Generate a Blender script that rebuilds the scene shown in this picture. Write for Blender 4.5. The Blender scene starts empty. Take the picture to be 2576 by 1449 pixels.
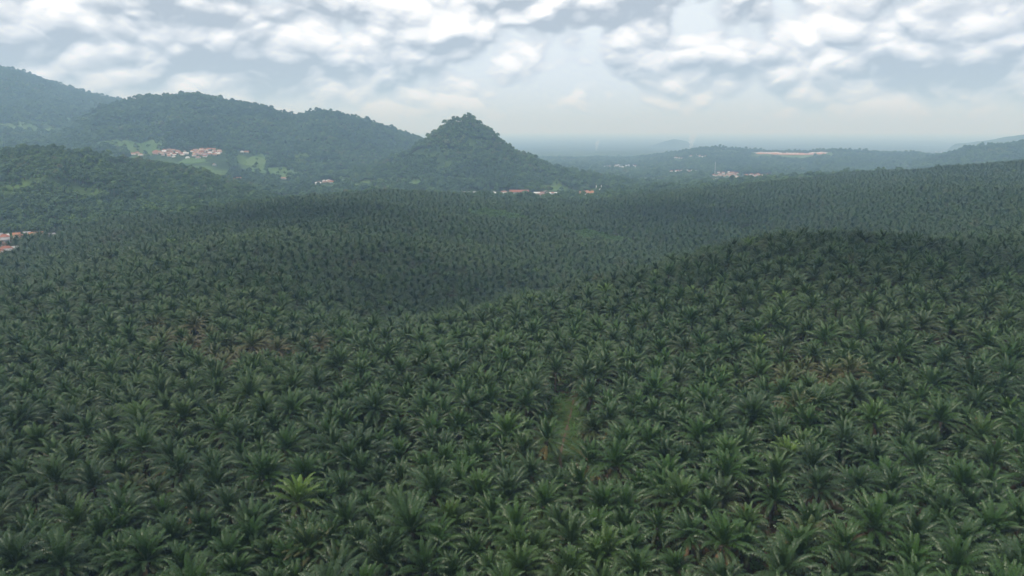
import bpy, bmesh, math, random
import numpy as np
from math import radians, pi, sin, cos, tan, atan2, exp, log, sqrt
from mathutils import Vector, Euler, Matrix

SC = bpy.context.scene
COL = SC.collection
random.seed(11)
RNG = np.random.default_rng(4)

SUN_EL, SUN_AZ = radians(60), radians(-130)      # azimuth from +Y towards +X

# ------------------------------------------------------------------ camera
CZ = 86.0                       # the drone's height above the plantation floor
PITCH = radians(12.5)
FP = 718.0 * 2576 / 1024        # focal length in the pixels of a 2576 px wide picture
cam = bpy.data.objects.new("camera", bpy.data.cameras.new("camera"))
COL.objects.link(cam)
cam.location = (0, 0, CZ)
cam.rotation_euler = (pi / 2 - PITCH, 0, 0)
cam.data.sensor_width = 36
cam.data.angle = 2 * math.atan(512 / 718.0)
cam.data.clip_start = 1.0
cam.data.clip_end = 120000
SC.camera = cam


def ray(px, py):
    X = (np.asarray(px, float) - 1288.0) / FP
    Y = (np.asarray(py, float) - 724.5) / FP
    d = np.stack(np.broadcast_arrays(X, cos(PITCH) - Y * sin(PITCH), -sin(PITCH) - Y * cos(PITCH)), -1)
    return d


def az_slope(px, py):
    """azimuth, and rise per metre of horizontal distance, of a sight line"""
    d = ray(px, py)
    return np.arctan2(d[..., 0], d[..., 1]), d[..., 2] / np.hypot(d[..., 0], d[..., 1])


def project(x, y, z):
    """where a point shows, in pixels of the 2576 px wide picture"""
    x, y, z = np.asarray(x, float), np.asarray(y, float), np.asarray(z, float) - CZ
    depth = y * cos(PITCH) - z * sin(PITCH)
    up = y * sin(PITCH) + z * cos(PITCH)
    return 1288 + FP * x / depth, 724.5 - FP * up / depth, depth


# ------------------------------------------------------------------ noise
def _hash(ix, iy, seed):
    h = (ix.astype(np.int64) * 374761393 + iy.astype(np.int64) * 668265263 + seed * 974634527) & 0xFFFFFFFF
    h = ((h ^ (h >> 13)) * 1274126177) & 0xFFFFFFFF
    h = ((h ^ (h >> 16)) * 2246822519) & 0xFFFFFFFF
    return ((h ^ (h >> 15)) & 0xFFFFFF) / float(0xFFFFFF)


def vnoise(x, y, seed=0):
    x, y = np.asarray(x, float), np.asarray(y, float)
    ix, iy = np.floor(x), np.floor(y)
    fx, fy = x - ix, y - iy
    fx, fy = fx * fx * fx * (fx * (fx * 6 - 15) + 10), fy * fy * fy * (fy * (fy * 6 - 15) + 10)
    a, b = _hash(ix, iy, seed), _hash(ix + 1, iy, seed)
    c, d = _hash(ix, iy + 1, seed), _hash(ix + 1, iy + 1, seed)
    return (a + (b - a) * fx) * (1 - fy) + (c + (d - c) * fx) * fy


def fbm(x, y, seed=0, octv=4, gain=0.5):
    s, a, t = 0.0, 1.0, 0.0
    for i in range(octv):
        s = s + a * (vnoise(x * 2 ** i + 17.3 * i, y * 2 ** i - 9.1 * i, seed + i) - 0.5)
        t += a
        a *= gain
    return s / t * 2          # about -1 .. 1


def sstep(a, b, x):
    t = np.clip((x - a) / (b - a), 0, 1)
    return t * t * (3 - 2 * t)


# ------------------------------------------------------------------ the lie of the land
# profiles of the ground along sight lines: picture column -> [(distance, height relative to the camera)]
PROFILE = {
    0:    [(0, -87), (260, -88), (400, -95), (500, -104), (620, -113), (760, -113), (880, -108), (1000, -108), (1300, -104), (1600, -92), (2000, -86), (2400, -62), (3000, -60), (4000, -30), (5500, -20), (9000, -150), (14000, -215), (45000, -225)],
    320:  [(0, -87), (300, -88), (500, -95), (700, -100), (880, -103), (1000, -108), (1300, -108), (1700, -105), (2050, -98), (2400, -58), (3000, -50), (4000, -40), (5500, -60), (9000, -170), (14000, -215), (45000, -225)],
    470:  [(0, -87), (300, -88), (500, -92), (700, -95), (880, -100), (1000, -108), (1300, -112), (1700, -112), (2050, -100), (2400, -57), (3000, -50), (4000, -60), (5500, -100), (9000, -190), (14000, -215), (45000, -225)],
    640:  [(0, -87), (300, -88), (700, -91), (830, -94), (930, -97), (1150, -118), (1450, -139), (1700, -135), (1850, -128), (2250, -96), (3000, -80), (4000, -100), (5500, -150), (9000, -205), (14000, -218), (45000, -225)],
    960:  [(0, -87), (240, -86), (285, -88), (350, -108), (430, -108), (560, -94), (700, -90), (900, -90), (1020, -93), (1150, -108), (1400, -138), (1650, -152), (2000, -145), (2500, -130), (3200, -130), (5500, -190), (9000, -212), (14000, -220), (45000, -225)],
    1150: [(0, -87), (260, -86), (300, -87), (370, -108), (450, -116), (600, -109), (750, -102), (900, -99), (1050, -102), (1200, -115), (1400, -137), (1650, -151), (2200, -150), (4000, -195), (9000, -215), (45000, -225)],
    1288: [(0, -87), (270, -85), (320, -86), (390, -106), (480, -118), (620, -119), (750, -112), (900, -109), (1050, -110), (1200, -121), (1400, -136), (1650, -150), (2500, -160), (4000, -195), (9000, -215), (45000, -225)],
    1500: [(0, -87), (250, -85), (330, -80), (365, -81), (440, -106), (560, -122), (700, -118), (850, -114), (1080, -113), (1250, -124), (1450, -134), (1650, -142), (2000, -165), (3000, -185), (4000, -195), (9000, -215), (45000, -225)],
    1650: [(0, -87), (230, -86), (330, -76), (375, -75), (450, -102), (560, -121), (700, -120), (850, -111), (1050, -105), (1300, -118), (1600, -138), (2000, -158), (2700, -180), (4000, -195), (9000, -215), (45000, -225)],
    1900: [(0, -87), (200, -85), (300, -70), (370, -59), (410, -63), (500, -98), (600, -116), (720, -117), (850, -108), (1000, -105), (1200, -101), (1500, -116), (2000, -140), (2400, -168), (2900, -160), (4000, -195), (9000, -215), (45000, -225)],
    2200: [(0, -87), (200, -84), (300, -67), (380, -54), (420, -57), (510, -85), (620, -98), (720, -97), (850, -86), (1000, -84), (1100, -88), (1220, -92), (1400, -86), (1600, -92), (1900, -120), (2500, -160), (4000, -195), (9000, -215), (45000, -225)],
    2576: [(0, -87), (200, -84), (300, -69), (400, -62), (500, -68), (600, -71), (750, -73), (900, -73), (1200, -71), (1500, -70), (1700, -76), (2000, -108), (2500, -150), (4000, -190), (9000, -215), (45000, -225)],
}
_NR, _NA = 420, 160
_LR = np.linspace(log(20), log(46000), _NR)
_AZ = np.linspace(radians(-50), radians(50), _NA)


def _table():
    cols = sorted(PROFILE)
    caz = np.array([atan2((c - 1288) / FP, cos(PITCH) + 0.1 * sin(PITCH)) for c in cols])
    T = np.array([np.interp(np.exp(_LR), *zip(*PROFILE[c])) for c in cols])
    out = np.array([np.interp(_AZ, caz, T[:, i]) for i in range(_NR)]).T        # az, r

    def blur(A, n, ax):
        k = np.exp(-np.linspace(-2, 2, 2 * n + 1) ** 2)
        k /= k.sum()
        pad = [(0, 0), (0, 0)]
        pad[ax] = (n, n)
        return np.apply_along_axis(lambda v: np.convolve(v, k, "valid"), ax, np.pad(A, pad, mode="edge"))
    return blur(blur(out, 6, 0), 4, 1)


_T = _table()


def base(x, y):
    r = np.hypot(x, y)
    a = np.arctan2(x, y)
    i = np.clip((a - _AZ[0]) / (_AZ[1] - _AZ[0]), 0, _NA - 1.001)
    j = np.clip((np.log(np.maximum(r, 20)) - _LR[0]) / (_LR[1] - _LR[0]), 0, _NR - 1.001)
    i0, j0 = i.astype(int), j.astype(int)
    fi, fj = i - i0, j - j0
    return ((_T[i0, j0] * (1 - fi) + _T[i0 + 1, j0] * fi) * (1 - fj) + (_T[i0, j0 + 1] * (1 - fi) + _T[i0 + 1, j0 + 1] * fi) * fj)


# mountain crests: picture silhouette (minus the height of the wood on top), distance, width of the front and back slopes
RIDGES = [
    # hill of scrub at the left
    dict(pts=[(-500, 420), (-250, 392), (0, 375), (60, 367), (130, 363), (200, 376), (300, 393), (400, 411), (480, 427), (560, 452), (640, 474), (700, 490), (780, 508), (900, 540)], r=1380, wf=380, wb=420, tree=9, gully=0.10, scale=110),
    # the long wooded ridge
    dict(pts=[(100, 345), (180, 305), (250, 268), (310, 250), (345, 243), (400, 240), (440, 237), (500, 234), (560, 246), (650, 262), (740, 286), (770, 280), (800, 272), (840, 275), (900, 293), (980, 318), (1065, 343), (1130, 370), (1200, 420), (1260, 480)], r=2950, wf=760, wb=900, tree=17, gully=0.16, scale=240),
    # mountain behind it at far left
    dict(pts=[(-700, 250), (-350, 195), (-120, 166), (0, 163), (40, 172), (100, 190), (180, 213), (250, 235), (310, 252), (420, 285), (560, 330), (700, 360)], r=4300, wf=1750, wb=1800, tree=17, gully=0.10, scale=420),
    # low rises beyond the cone
    dict(pts=[(1200, 402), (1290, 388), (1360, 380), (1450, 380), (1560, 377), (1640, 380), (1720, 392), (1800, 405)], r=6200, wf=900, wb=900, tree=12, gully=0.1, scale=300),
    # ridge with the red earthworks
    dict(pts=[(1480, 418), (1560, 405), (1620, 392), (1690, 380), (1740, 370), (1800, 368), (1900, 371), (2000, 371), (2060, 372), (2200, 377), (2300, 380), (2420, 383), (2600, 380), (2900, 372)], r=4400, wf=1250, wb=800, tree=22, gully=0.10, scale=330),
    # hills at the right edge
    dict(pts=[(2300, 400), (2380, 386), (2420, 376), (2450, 368), (2490, 360), (2530, 362), (2576, 356), (2750, 330)], r=3500, wf=800, wb=700, tree=16, gully=0.10, scale=240),
    dict(pts=[(2400, 360), (2470, 352), (2530, 341), (2576, 333), (2800, 312)], r=7800, wf=1400, wb=1200, tree=12, gully=0.1, scale=400),
    # a knoll far out in the plain
    dict(pts=[(1640, 364), (1662, 355), (1695, 347), (1725, 353), (1750, 364)], r=9500, wf=600, wb=600, tree=10, gully=0.05, scale=300),
]
for R in RIDGES:
    a, s = az_slope(*np.array(R["pts"], float).T)
    z = s * R["r"] - R["tree"]
    R["az"] = np.concatenate([[-3.2, a[0] - 0.05], a, [a[-1] + 0.05, 3.2]])
    R["z"] = np.concatenate([[-600, -600], z, [-600, -600]])

CONE_R = 2020.0
_ca, _cs = az_slope(1166, 297)
CONE_X, CONE_Y = CONE_R * sin(_ca), CONE_R * cos(_ca)
CONE_PROFILE = ([0, 26, 54, 80, 108, 154, 196, 268, 372, 470, 570, 650], [20, 17, -2, -20, -42, -72, -88, -116, -135, -150, -166, -400])


def H(x, y):
    """height of the ground, world z"""
    x, y = np.asarray(x, float), np.asarray(y, float)
    r = np.hypot(x, y)
    a = np.arctan2(x, y)
    b = base(x, y)
    b = b + ((6.5 * fbm(x / 150, y / 150, 3, 3) + 9.0 * (1 - sstep(780, 960, r) * (1 - sstep(0.2, 0.34, a))) * fbm(x / 300 + 4, y / 300, 13, 2)) * sstep(180, 480, r) + 1.4 * fbm(x / 70, y / 70, 4, 2) + 0.9 * fbm(x / 34, y / 34, 9, 2)) * sstep(40, 140, r)
    b = b + 7 * fbm(x / 420, y / 420, 5, 3) * sstep(1200, 2200, r)
    z = b
    for k, R in enumerate(RIDGES):
        zr = np.interp(a, R["az"], R["z"])
        zr = zr - 0.0
        wig = R["r"] * (1 + 0.04 * fbm(a * 9 + k, a * 0 + k, 31, 3))
        t = r - wig
        w = np.where(t < 0, R["wf"] * (1 + 0.25 * fbm(a * 14 + 3 * k, a * 0, 41 + k, 3)), R["wb"])
        s = np.clip(1 - np.abs(t) / w, 0, 1)
        shape = 0.55 * s * s * (3 - 2 * s) + 0.45 * s
        base_r = np.interp(a, R["az"], R["z"] * 0) + _ridge_floor(k, a)
        h = np.maximum(zr - base_r, 0)
        g = (1 - np.abs(fbm(x / R["scale"] + 3 * k, y / (R["scale"] * 1.7), 50 + k, 4)) * 3.6) * R["gully"]
        lay = h * shape * (1 - (R["gully"] - g) * 4 * s * (1 - s))
        z = np.maximum(z, np.minimum(b, 1e9) + lay) if k else b + lay
    rho = np.hypot(x - CONE_X, (y - CONE_Y) * 0.93)
    th = np.arctan2(y - CONE_Y, x - CONE_X)
    rho = rho * (1 + 0.14 * fbm(np.cos(th) * 2.2 + 5, np.sin(th) * 2.2, 77, 4) * sstep(20, 120, rho))
    cz = np.interp(rho, *CONE_PROFILE) + 7 * fbm(x / 60, y / 60, 71, 4) * sstep(15, 90, rho)
    z = np.maximum(z, cz)
    return z + CZ


def _ridge_floor(k, a):
    R = RIDGES[k]
    rr = R["r"] * np.ones_like(a)
    return base(rr * np.sin(a), rr * np.cos(a))


# horizon table: for every azimuth, the steepest sight line met so far -> what the land hides
_HA = np.linspace(radians(-41), radians(41), 660)
_HR = np.exp(np.linspace(log(60), log(45000), 560))
_hx, _hy = np.sin(_HA)[:, None] * _HR[None], np.cos(_HA)[:, None] * _HR[None]
_hs = (H(_hx, _hy) - CZ) / _HR[None]
_HS = np.maximum.accumulate(_hs, axis=1)


def hit(px, py, lift=0.0):
    """the point of the ground that shows at a pixel"""
    a, s = az_slope(float(px), float(py))
    a, s = float(a), float(s)
    f = min(max((a - _HA[0]) / (_HA[1] - _HA[0]), 0), len(_HA) - 1.001)
    i = int(f)
    row = _hs[i] * (1 - (f - i)) + _hs[i + 1] * (f - i) + lift / _HR
    under = np.nonzero(row > s)[0]
    j = int(under[0]) if len(under) else len(_HR) - 1
    lo, hi = (_HR[j - 2] if j > 1 else _HR[0]), _HR[min(j + 1, len(_HR) - 1)]
    rr = np.linspace(lo, hi, 28)
    g = H(rr * sin(a), rr * cos(a)) - CZ + lift - s * rr
    u = np.nonzero(g > 0)[0]
    k = int(u[0]) if len(u) else len(rr) - 1
    r = rr[k] if k == 0 or g[k] == g[k - 1] else rr[k - 1] + (rr[k] - rr[k - 1]) * min(max(-g[k - 1] / (g[k] - g[k - 1]), 0), 1)
    return r * sin(a), r * cos(a)


def visible(x, y, top, margin=0.006):
    r, a = np.hypot(x, y), np.arctan2(x, y)
    i = np.clip(np.round((a - _HA[0]) / (_HA[1] - _HA[0])).astype(int), 0, len(_HA) - 1)
    j = np.clip(np.searchsorted(_HR, r * 0.99) - 1, 0, len(_HR) - 1)
    return (top - CZ) / r + margin > _HS[i, j]


# ------------------------------------------------------------------ nodes
class NT:
    def __init__(self, tree):
        self.t = tree

    def n(self, typ, **kw):
        nd = self.t.nodes.new(typ)
        for k, v in kw.items():
            setattr(nd, k, v)
        return nd

    def link(self, a, b):
        self.t.links.new(a, b)

    def set(self, sock, v):
        if hasattr(v, "is_linked") or isinstance(v, bpy.types.NodeSocket):
            self.t.links.new(v, sock)
        else:
            sock.default_value = v

    def math(self, op, a, b=None, c=None, clamp=False):
        nd = self.n("ShaderNodeMath", operation=op, use_clamp=clamp)
        for i, v in enumerate((a, b, c)):
            if v is not None:
                self.set(nd.inputs[i], v)
        return nd.outputs[0]

    def mix(self, f, a, b, blend="MIX"):
        nd = self.n("ShaderNodeMix", data_type="RGBA", blend_type=blend)
        nd.clamp_factor = True
        self.set(nd.inputs[0], f)
        self.set(nd.inputs[6], a if not isinstance(a, tuple) else (*a, 1)[:4])
        self.set(nd.inputs[7], b if not isinstance(b, tuple) else (*b, 1)[:4])
        return nd.outputs[2]

    def noise(self, vec, scale, detail=4, rough=0.5, dist=0.0, lac=2.0):
        nd = self.n("ShaderNodeTexNoise")
        if vec is not None:
            self.link(vec, nd.inputs["Vector"])
        nd.inputs["Scale"].default_value = scale
        nd.inputs["Detail"].default_value = detail
        nd.inputs["Roughness"].default_value = rough
        nd.inputs["Lacunarity"].default_value = lac
        nd.inputs["Distortion"].default_value = dist
        return nd.outputs["Fac"]

    def smooth(self, x, a, b):
        nd = self.n("ShaderNodeMapRange", interpolation_type="SMOOTHSTEP")
        self.set(nd.inputs[0], x)
        self.set(nd.inputs[1], a)
        self.set(nd.inputs[2], b)
        return nd.outputs[0]

    def lin(self, x, a, b, c=0.0, d=1.0):
        nd = self.n("ShaderNodeMapRange")
        self.set(nd.inputs[0], x)
        for i, v in enumerate((a, b, c, d)):
            nd.inputs[1 + i].default_value = v
        return nd.outputs[0]

    def ramp(self, x, stops):
        nd = self.n("ShaderNodeValToRGB")
        self.link(x, nd.inputs[0])
        cr = nd.color_ramp
        while len(cr.elements) < len(stops):
            cr.elements.new(0.5)
        for e, (p, c) in zip(cr.elements, stops):
            e.position = p
            e.color = (*c, 1)
        return nd.outputs[0]


def material(name):
    m = bpy.data.materials.new(name)
    m.use_nodes = True
    m.node_tree.nodes.clear()
    t = NT(m.node_tree)
    out = t.n("ShaderNodeOutputMaterial")
    return m, t, out


def principled(t, out, col, rough=0.6, spec=0.5):
    b = t.n("ShaderNodeBsdfPrincipled")
    t.set(b.inputs["Base Color"], (*col, 1) if isinstance(col, tuple) else col)
    t.set(b.inputs["Roughness"], rough)
    b.inputs["Specular IOR Level"].default_value = spec
    t.link(b.outputs[0], out.inputs["Surface"])
    return b


def attr(t, name, typ="GEOMETRY"):
    nd = t.n("ShaderNodeAttribute", attribute_type=typ, attribute_name=name)
    return nd.outputs["Fac"]


def leaf_shader(t, out, col, rough=0.5, spec=0.5, trans=0.25):
    b = t.n("ShaderNodeBsdfPrincipled")
    t.set(b.inputs["Base Color"], col)
    t.set(b.inputs["Roughness"], rough)
    b.inputs["Specular IOR Level"].default_value = spec
    tr = t.n("ShaderNodeBsdfTranslucent")
    t.set(tr.inputs["Color"], t.mix(0.5, col, (0.10, 0.16, 0.02)))
    mx = t.n("ShaderNodeMixShader")
    mx.inputs[0].default_value = trans
    t.link(b.outputs[0], mx.inputs[1])
    t.link(tr.outputs[0], mx.inputs[2])
    t.link(mx.outputs[0], out.inputs["Surface"])


def palm_leaf_material():
    m, t, out = material("palm_frond_leaf")
    age = attr(t, "age")
    tint = attr(t, "tint", "INSTANCER")
    rnd = t.n("ShaderNodeObjectInfo").outputs["Random"]
    geo = t.n("ShaderNodeNewGeometry")
    big = t.noise(geo.outputs["Position"], 0.012, 3, 0.55)
    col = t.mix(age, (0.031, 0.083, 0.011), (0.025, 0.055, 0.013))
    col = t.mix(t.math("MULTIPLY", t.smooth(age, 0.82, 1.0), 0.42), col, (0.085, 0.082, 0.022))
    col = t.mix(t.math("MULTIPLY", rnd, 0.75), col, (0.020, 0.042, 0.018))
    col = t.mix(t.math("MULTIPLY", t.smooth(big, 0.45, 0.7), 0.4), col, (0.060, 0.100, 0.026))
    yel = t.math("MULTIPLY", t.smooth(tint, 0.6, 1.0), t.lin(age, 0.0, 0.75, 1.0, 0.1))
    col = t.mix(yel, col, (0.13, 0.22, 0.030))
    brn = t.math("MULTIPLY", t.smooth(tint, 0.4, 0.0), t.lin(age, 0.1, 0.8, 0.25, 0.95))
    col = t.mix(brn, col, (0.15, 0.098, 0.048))
    leaf_shader(t, out, col, 0.42, 0.42, 0.10)
    return m


def simple(name, col, rough=0.8, var=0.25, scale=3.0, spec=0.3, col2=None):
    m, t, out = material(name)
    geo = t.n("ShaderNodeNewGeometry")
    rnd = t.n("ShaderNodeObjectInfo").outputs["Random"]
    nz = t.noise(geo.outputs["Position"], scale, 4, 0.6)
    c2 = col2 or tuple(v * (1 - var) for v in col)
    f = t.math("MULTIPLY", t.math("ADD", nz, t.math("MULTIPLY", rnd, 0.6)), 0.7, clamp=True)
    principled(t, out, t.mix(f, col, c2), rough, spec)
    return m


M_LEAF = palm_leaf_material()
M_TRUNK = simple("palm_trunk_fibre", (0.085, 0.070, 0.055), 0.9, 0.55, 5)
M_DEAD = simple("dry_palm_frond", (0.20, 0.13, 0.06), 0.85, 0.4, 1.2, col2=(0.12, 0.075, 0.045))
M_GOLD = simple("yellowed_palm_frond", (0.25, 0.185, 0.055), 0.7, 0.4, 1.2, col2=(0.16, 0.13, 0.04))


def tree_leaf_material(name, stops, tr=0.15):
    m, t, out = material(name)
    rnd = t.n("ShaderNodeObjectInfo").outputs["Random"]
    geo = t.n("ShaderNodeNewGeometry")
    big = t.noise(geo.outputs["Position"], 0.005, 5, 0.65)
    x = t.math("ADD", t.math("MULTIPLY", rnd, 0.55), t.lin(big, 0.34, 0.66, -0.08, 0.53))
    col = t.ramp(x, stops)
    sm = t.noise(geo.outputs["Position"], 0.35, 2, 0.5)
    col = t.mix(t.lin(sm, 0.3, 0.7, 0.0, 0.35), col, (0.02, 0.04, 0.015))
    leaf_shader(t, out, col, 0.6, 0.35, tr)
    return m


M_FOREST = tree_leaf_material("broadleaf_foliage", [(0.0, (0.038, 0.078, 0.034)), (0.35, (0.056, 0.112, 0.040)), (0.6, (0.080, 0.148, 0.046)), (0.82, (0.115, 0.200, 0.054)), (0.93, (0.150, 0.150, 0.080)), (1.0, (0.160, 0.250, 0.060))])
M_SHRUB = tree_leaf_material("shrub_foliage", [(0.0, (0.045, 0.10, 0.025)), (0.5, (0.06, 0.13, 0.03)), (1.0, (0.09, 0.17, 0.035))], 0.25)
M_BARK = simple("tree_bark", (0.16, 0.13, 0.10), 0.9, 0.4, 2)


# ------------------------------------------------------------------ mesh helpers
def mesh_obj(name, V, F, mats, parent=None, link=True, face_attr=None, midx=None, smooth=False):
    me = bpy.data.meshes.new(name)
    V = np.asarray(V, np.float32)
    sizes = np.array([len(f) for f in F], np.int32)
    flat = np.fromiter((i for f in F for i in f), np.int32)
    me.vertices.add(len(V))
    me.vertices.foreach_set("co", V.ravel())
    me.loops.add(len(flat))
    me.loops.foreach_set("vertex_index", flat)
    me.polygons.add(len(F))
    me.polygons.foreach_set("loop_start", np.concatenate([[0], np.cumsum(sizes)[:-1]]).astype(np.int32))
    if midx is not None:
        me.polygons.foreach_set("material_index", np.asarray(midx, np.int32))
    if smooth:
        me.polygons.foreach_set("use_smooth", np.ones(len(F), bool))
    for m in (mats if isinstance(mats, (list, tuple)) else [mats]):
        me.materials.append(m)
    me.update(calc_edges=True)
    if face_attr:
        for k, v in face_attr.items():
            me.attributes.new(k, "FLOAT", "FACE").data.foreach_set("value", np.asarray(v, np.float32))
    o = bpy.data.objects.new(name, me)
    if link:
        COL.objects.link(o)
    if parent is not None:
        o.parent = parent
    return o


def tag(o, label=None, cat=None, group=None, kind=None):
    if label:
        o["label"] = label
    if cat:
        o["category"] = cat
    if group:
        o["group"] = group
    if kind:
        o["kind"] = kind
    return o


def empty(name, loc=(0, 0, 0), rz=0.0):
    o = bpy.data.objects.new(name, None)
    o.empty_display_size = 0.5
    COL.objects.link(o)
    o.location = loc
    o.rotation_euler = (0, 0, rz)
    return o


class MB:
    me = None

    def __init__(self):
        self.V, self.F, self.M, self.A = [], [], [], []

    def add(self, V, F, m=0, a=0.0):
        k = len(self.V)
        self.V.extend(map(tuple, V))
        self.F.extend(tuple(i + k for i in f) for f in F)
        self.M.extend([m] * len(F))
        self.A.extend([a] * len(F))

    def box(self, x0, x1, y0, y1, z0, z1, m=0):
        self.add([(x, y, z) for z in (z0, z1) for y in (y0, y1) for x in (x0, x1)],
                 [(0, 2, 3, 1), (4, 5, 7, 6), (0, 1, 5, 4), (2, 6, 7, 3), (0, 4, 6, 2), (1, 3, 7, 5)], m)

    def tube(self, P, R, n=8, m=0, cap=True, a=0.0):
        P = [Vector(p) for p in P]
        V, F = [], []
        for i, p in enumerate(P):
            d = (P[min(i + 1, len(P) - 1)] - P[max(i - 1, 0)]).normalized()
            u = d.orthogonal().normalized() if abs(d.z) < 0.999 else Vector((1, 0, 0))
            v = d.cross(u)
            for k in range(n):
                q = 2 * pi * k / n
                V.append(p + (u * cos(q) + v * sin(q)) * R[i])
        for i in range(len(P) - 1):
            for k in range(n):
                F.append((i * n + k, i * n + (k + 1) % n, (i + 1) * n + (k + 1) % n, (i + 1) * n + k))
        if cap:
            F.append(tuple(range(n - 1, -1, -1)))
            F.append(tuple((len(P) - 1) * n + k for k in range(n)))
        self.add(V, F, m, a)

    def obj(self, name, mats, parent=None, link=True, smooth=False, attrs=False):
        return mesh_obj(name, self.V, self.F, mats, parent, link, {"age": self.A} if attrs else None, self.M, smooth)


# ------------------------------------------------------------------ oil palms
def frond(mb, base_p, az, elev, L, droop, age, rnd, nleaf=28, twist=0.0, mat=0, lw=0.085, ll=0.82, start=0.17):
    """one feather frond: an arching midrib and two rows of hanging leaflets"""
    n = 11
    P, p, e = [], Vector(base_p), elev
    seg = L / (n - 1)
    a = az
    for i in range(n):
        P.append(p.copy())
        p = p + Vector((cos(e) * cos(a), cos(e) * sin(a), sin(e))) * seg
        e -= droop / (n - 1) * (0.25 + 1.5 * (i / (n - 1)) ** 1.3)
        a += twist / (n - 1)
    mb.tube(P, [0.07 * (1 - 0.85 * i / (n - 1)) for i in range(n)], 3, mat, False, min(1.0, age + 0.12))
    V, F = [], []
    for i in range(nleaf):
        t = start + (1 - start) * (i + 0.5) / nleaf
        f = t * (n - 1)
        k = min(int(f), n - 2)
        q = P[k].lerp(P[k + 1], f - k)
        d = (P[k + 1] - P[k]).normalized()
        side = d.cross(Vector((0, 0, 1)))
        if side.length < 0.05:
            side = Vector((-sin(a), cos(a), 0))
        side.normalize()
        up = side.cross(d).normalized()
        if up.z < 0:
            up = -up
        s = (t - start) / (1 - start)
        ln = ll * (0.30 + 0.70 * sin(pi * min(0.10 + s * 0.88, 1.0)) ** 0.8) * rnd.uniform(0.8, 1.15)
        for sg in (-1, 1):
            fw = 0.35 + 0.6 * s + rnd.uniform(-0.15, 0.15)
            lift = rnd.uniform(-0.45, 0.35)
            v = (side * sg * 1.0 + d * fw + up * lift).normalized()
            m = q + v * ln * 0.55
            tip = q + v * ln * 0.86 + Vector((0, 0, -1)) * ln * rnd.uniform(0.35, 0.7)
            w = d * lw * (1.25 - 0.4 * s)
            b = len(V)
            V += [q - w * 0.6, q + w * 0.6, m + w, m - w, tip]
            F += [(b, b + 1, b + 2, b + 3), (b + 3, b + 2, b + 4)]
    mb.add(V, F, mat, age)


def crown_mesh(rnd, nfr=38, size=1.0, lean=0.0, nleaf=26, lw=0.08, openness=1.0, spear=True):
    mb = MB()
    g = rnd.uniform(0, 2 * pi)
    la = rnd.uniform(0, 2 * pi)
    for i in range(nfr):
        t = i / (nfr - 1)
        az = g + i * 2.39996 + rnd.uniform(-0.4, 0.4)
        el = radians(84 - (78 + 16 * openness) * t ** 1.15 + rnd.uniform(-11, 11))
        L = size * (5.3 + 1.3 * min(1.0, t * 2.2)) * rnd.uniform(0.80, 1.08)
        dr = radians(62 + 50 * min(1, t * 1.6) + rnd.uniform(-26, 26))
        h0 = 0.75 - 0.95 * t
        rr = 0.10 + 0.22 * t
        el += lean * cos(az - la)
        frond(mb, (rr * cos(az), rr * sin(az), h0), az, el, L, dr, t, rnd, nleaf, rnd.uniform(-0.6, 0.6), 0, lw)
    if spear:
        mb.tube([(0, 0, 0.6), (0.05, 0.02, 2.2), (0.12, 0.05, 4.6)], [0.07, 0.06, 0.015], 5, 0, False, 0.0)
    return mb


def trunk_mesh(rnd, h):
    mb = MB()
    P, R = [], []
    n = 9
    bx, by = rnd.uniform(-0.3, 0.3), rnd.uniform(-0.3, 0.3)
    for i in range(n):
        t = i / (n - 1)
        P.append((bx * t * t, by * t * t, -0.6 + (h + 0.6) * t))
        R.append((0.46 - 0.16 * sin(pi * min(1, t * 1.3))) * rnd.uniform(0.93, 1.07) + (0.12 if i == n - 1 else 0))
    mb.tube(P, R, 9)
    for i in range(34):                      # stubs of cut fronds
        t = 0.35 + 0.65 * i / 33
        a = i * 2.4
        z = h * t
        b = Vector((bx * t * t + 0.30 * cos(a), by * t * t + 0.30 * sin(a), z))
        d = Vector((cos(a) * 0.30, sin(a) * 0.30, 0.32)) * (0.7 + 0.5 * t)
        mb.tube([b, b + d], [0.11, 0.05], 4, 0, True)
    return mb, (bx, by)


def dead_frond_mesh(rnd, mat_elev=-52):
    mb = MB()
    frond(mb, (0.3, 0, 0), 0.0, radians(mat_elev + rnd.uniform(-14, 18)), rnd.uniform(3.8, 5.0), radians(rnd.uniform(18, 42)), 1.0, rnd, 22, rnd.uniform(-0.3, 0.3), 0, 0.08, 0.75)
    return mb


# land cover -------------------------------------------------------
_PB = np.array([(-600, 860), (0, 870), (320, 880), (480, 870), (640, 940), (960, 1100), (1288, 1130), (1500, 1180), (1620, 1240), (1760, 1290), (1900, 1400), (2050, 1520), (2250, 1720), (2576, 1880), (3000, 1900)], float)
_PBA = np.array([atan2((c - 1288) / FP, cos(PITCH) + 0.1 * sin(PITCH)) for c in _PB[:, 0]])


def palm_limit(x, y):
    a = np.arctan2(x, y)
    return np.interp(a, _PBA, _PB[:, 1]) + 30 * fbm(a * 25, a * 0 + 2, 91, 3)


TRACK = [hit(*p) for p in [(1434, 1000), (1424, 1045), (1408, 1100), (1396, 1150), (1402, 1195), (1410, 1240), (1412, 1270)]]
TRACK_A = np.array(TRACK)


def seg_dist(x, y, P):
    d = np.full(np.shape(x), 1e9)
    for (ax, ay), (bx, by) in zip(P[:-1], P[1:]):
        vx, vy = bx - ax, by - ay
        t = np.clip(((x - ax) * vx + (y - ay) * vy) / (vx * vx + vy * vy), 0, 1)
        d = np.minimum(d, np.hypot(x - ax - t * vx, y - ay - t * vy))
    return d


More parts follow.
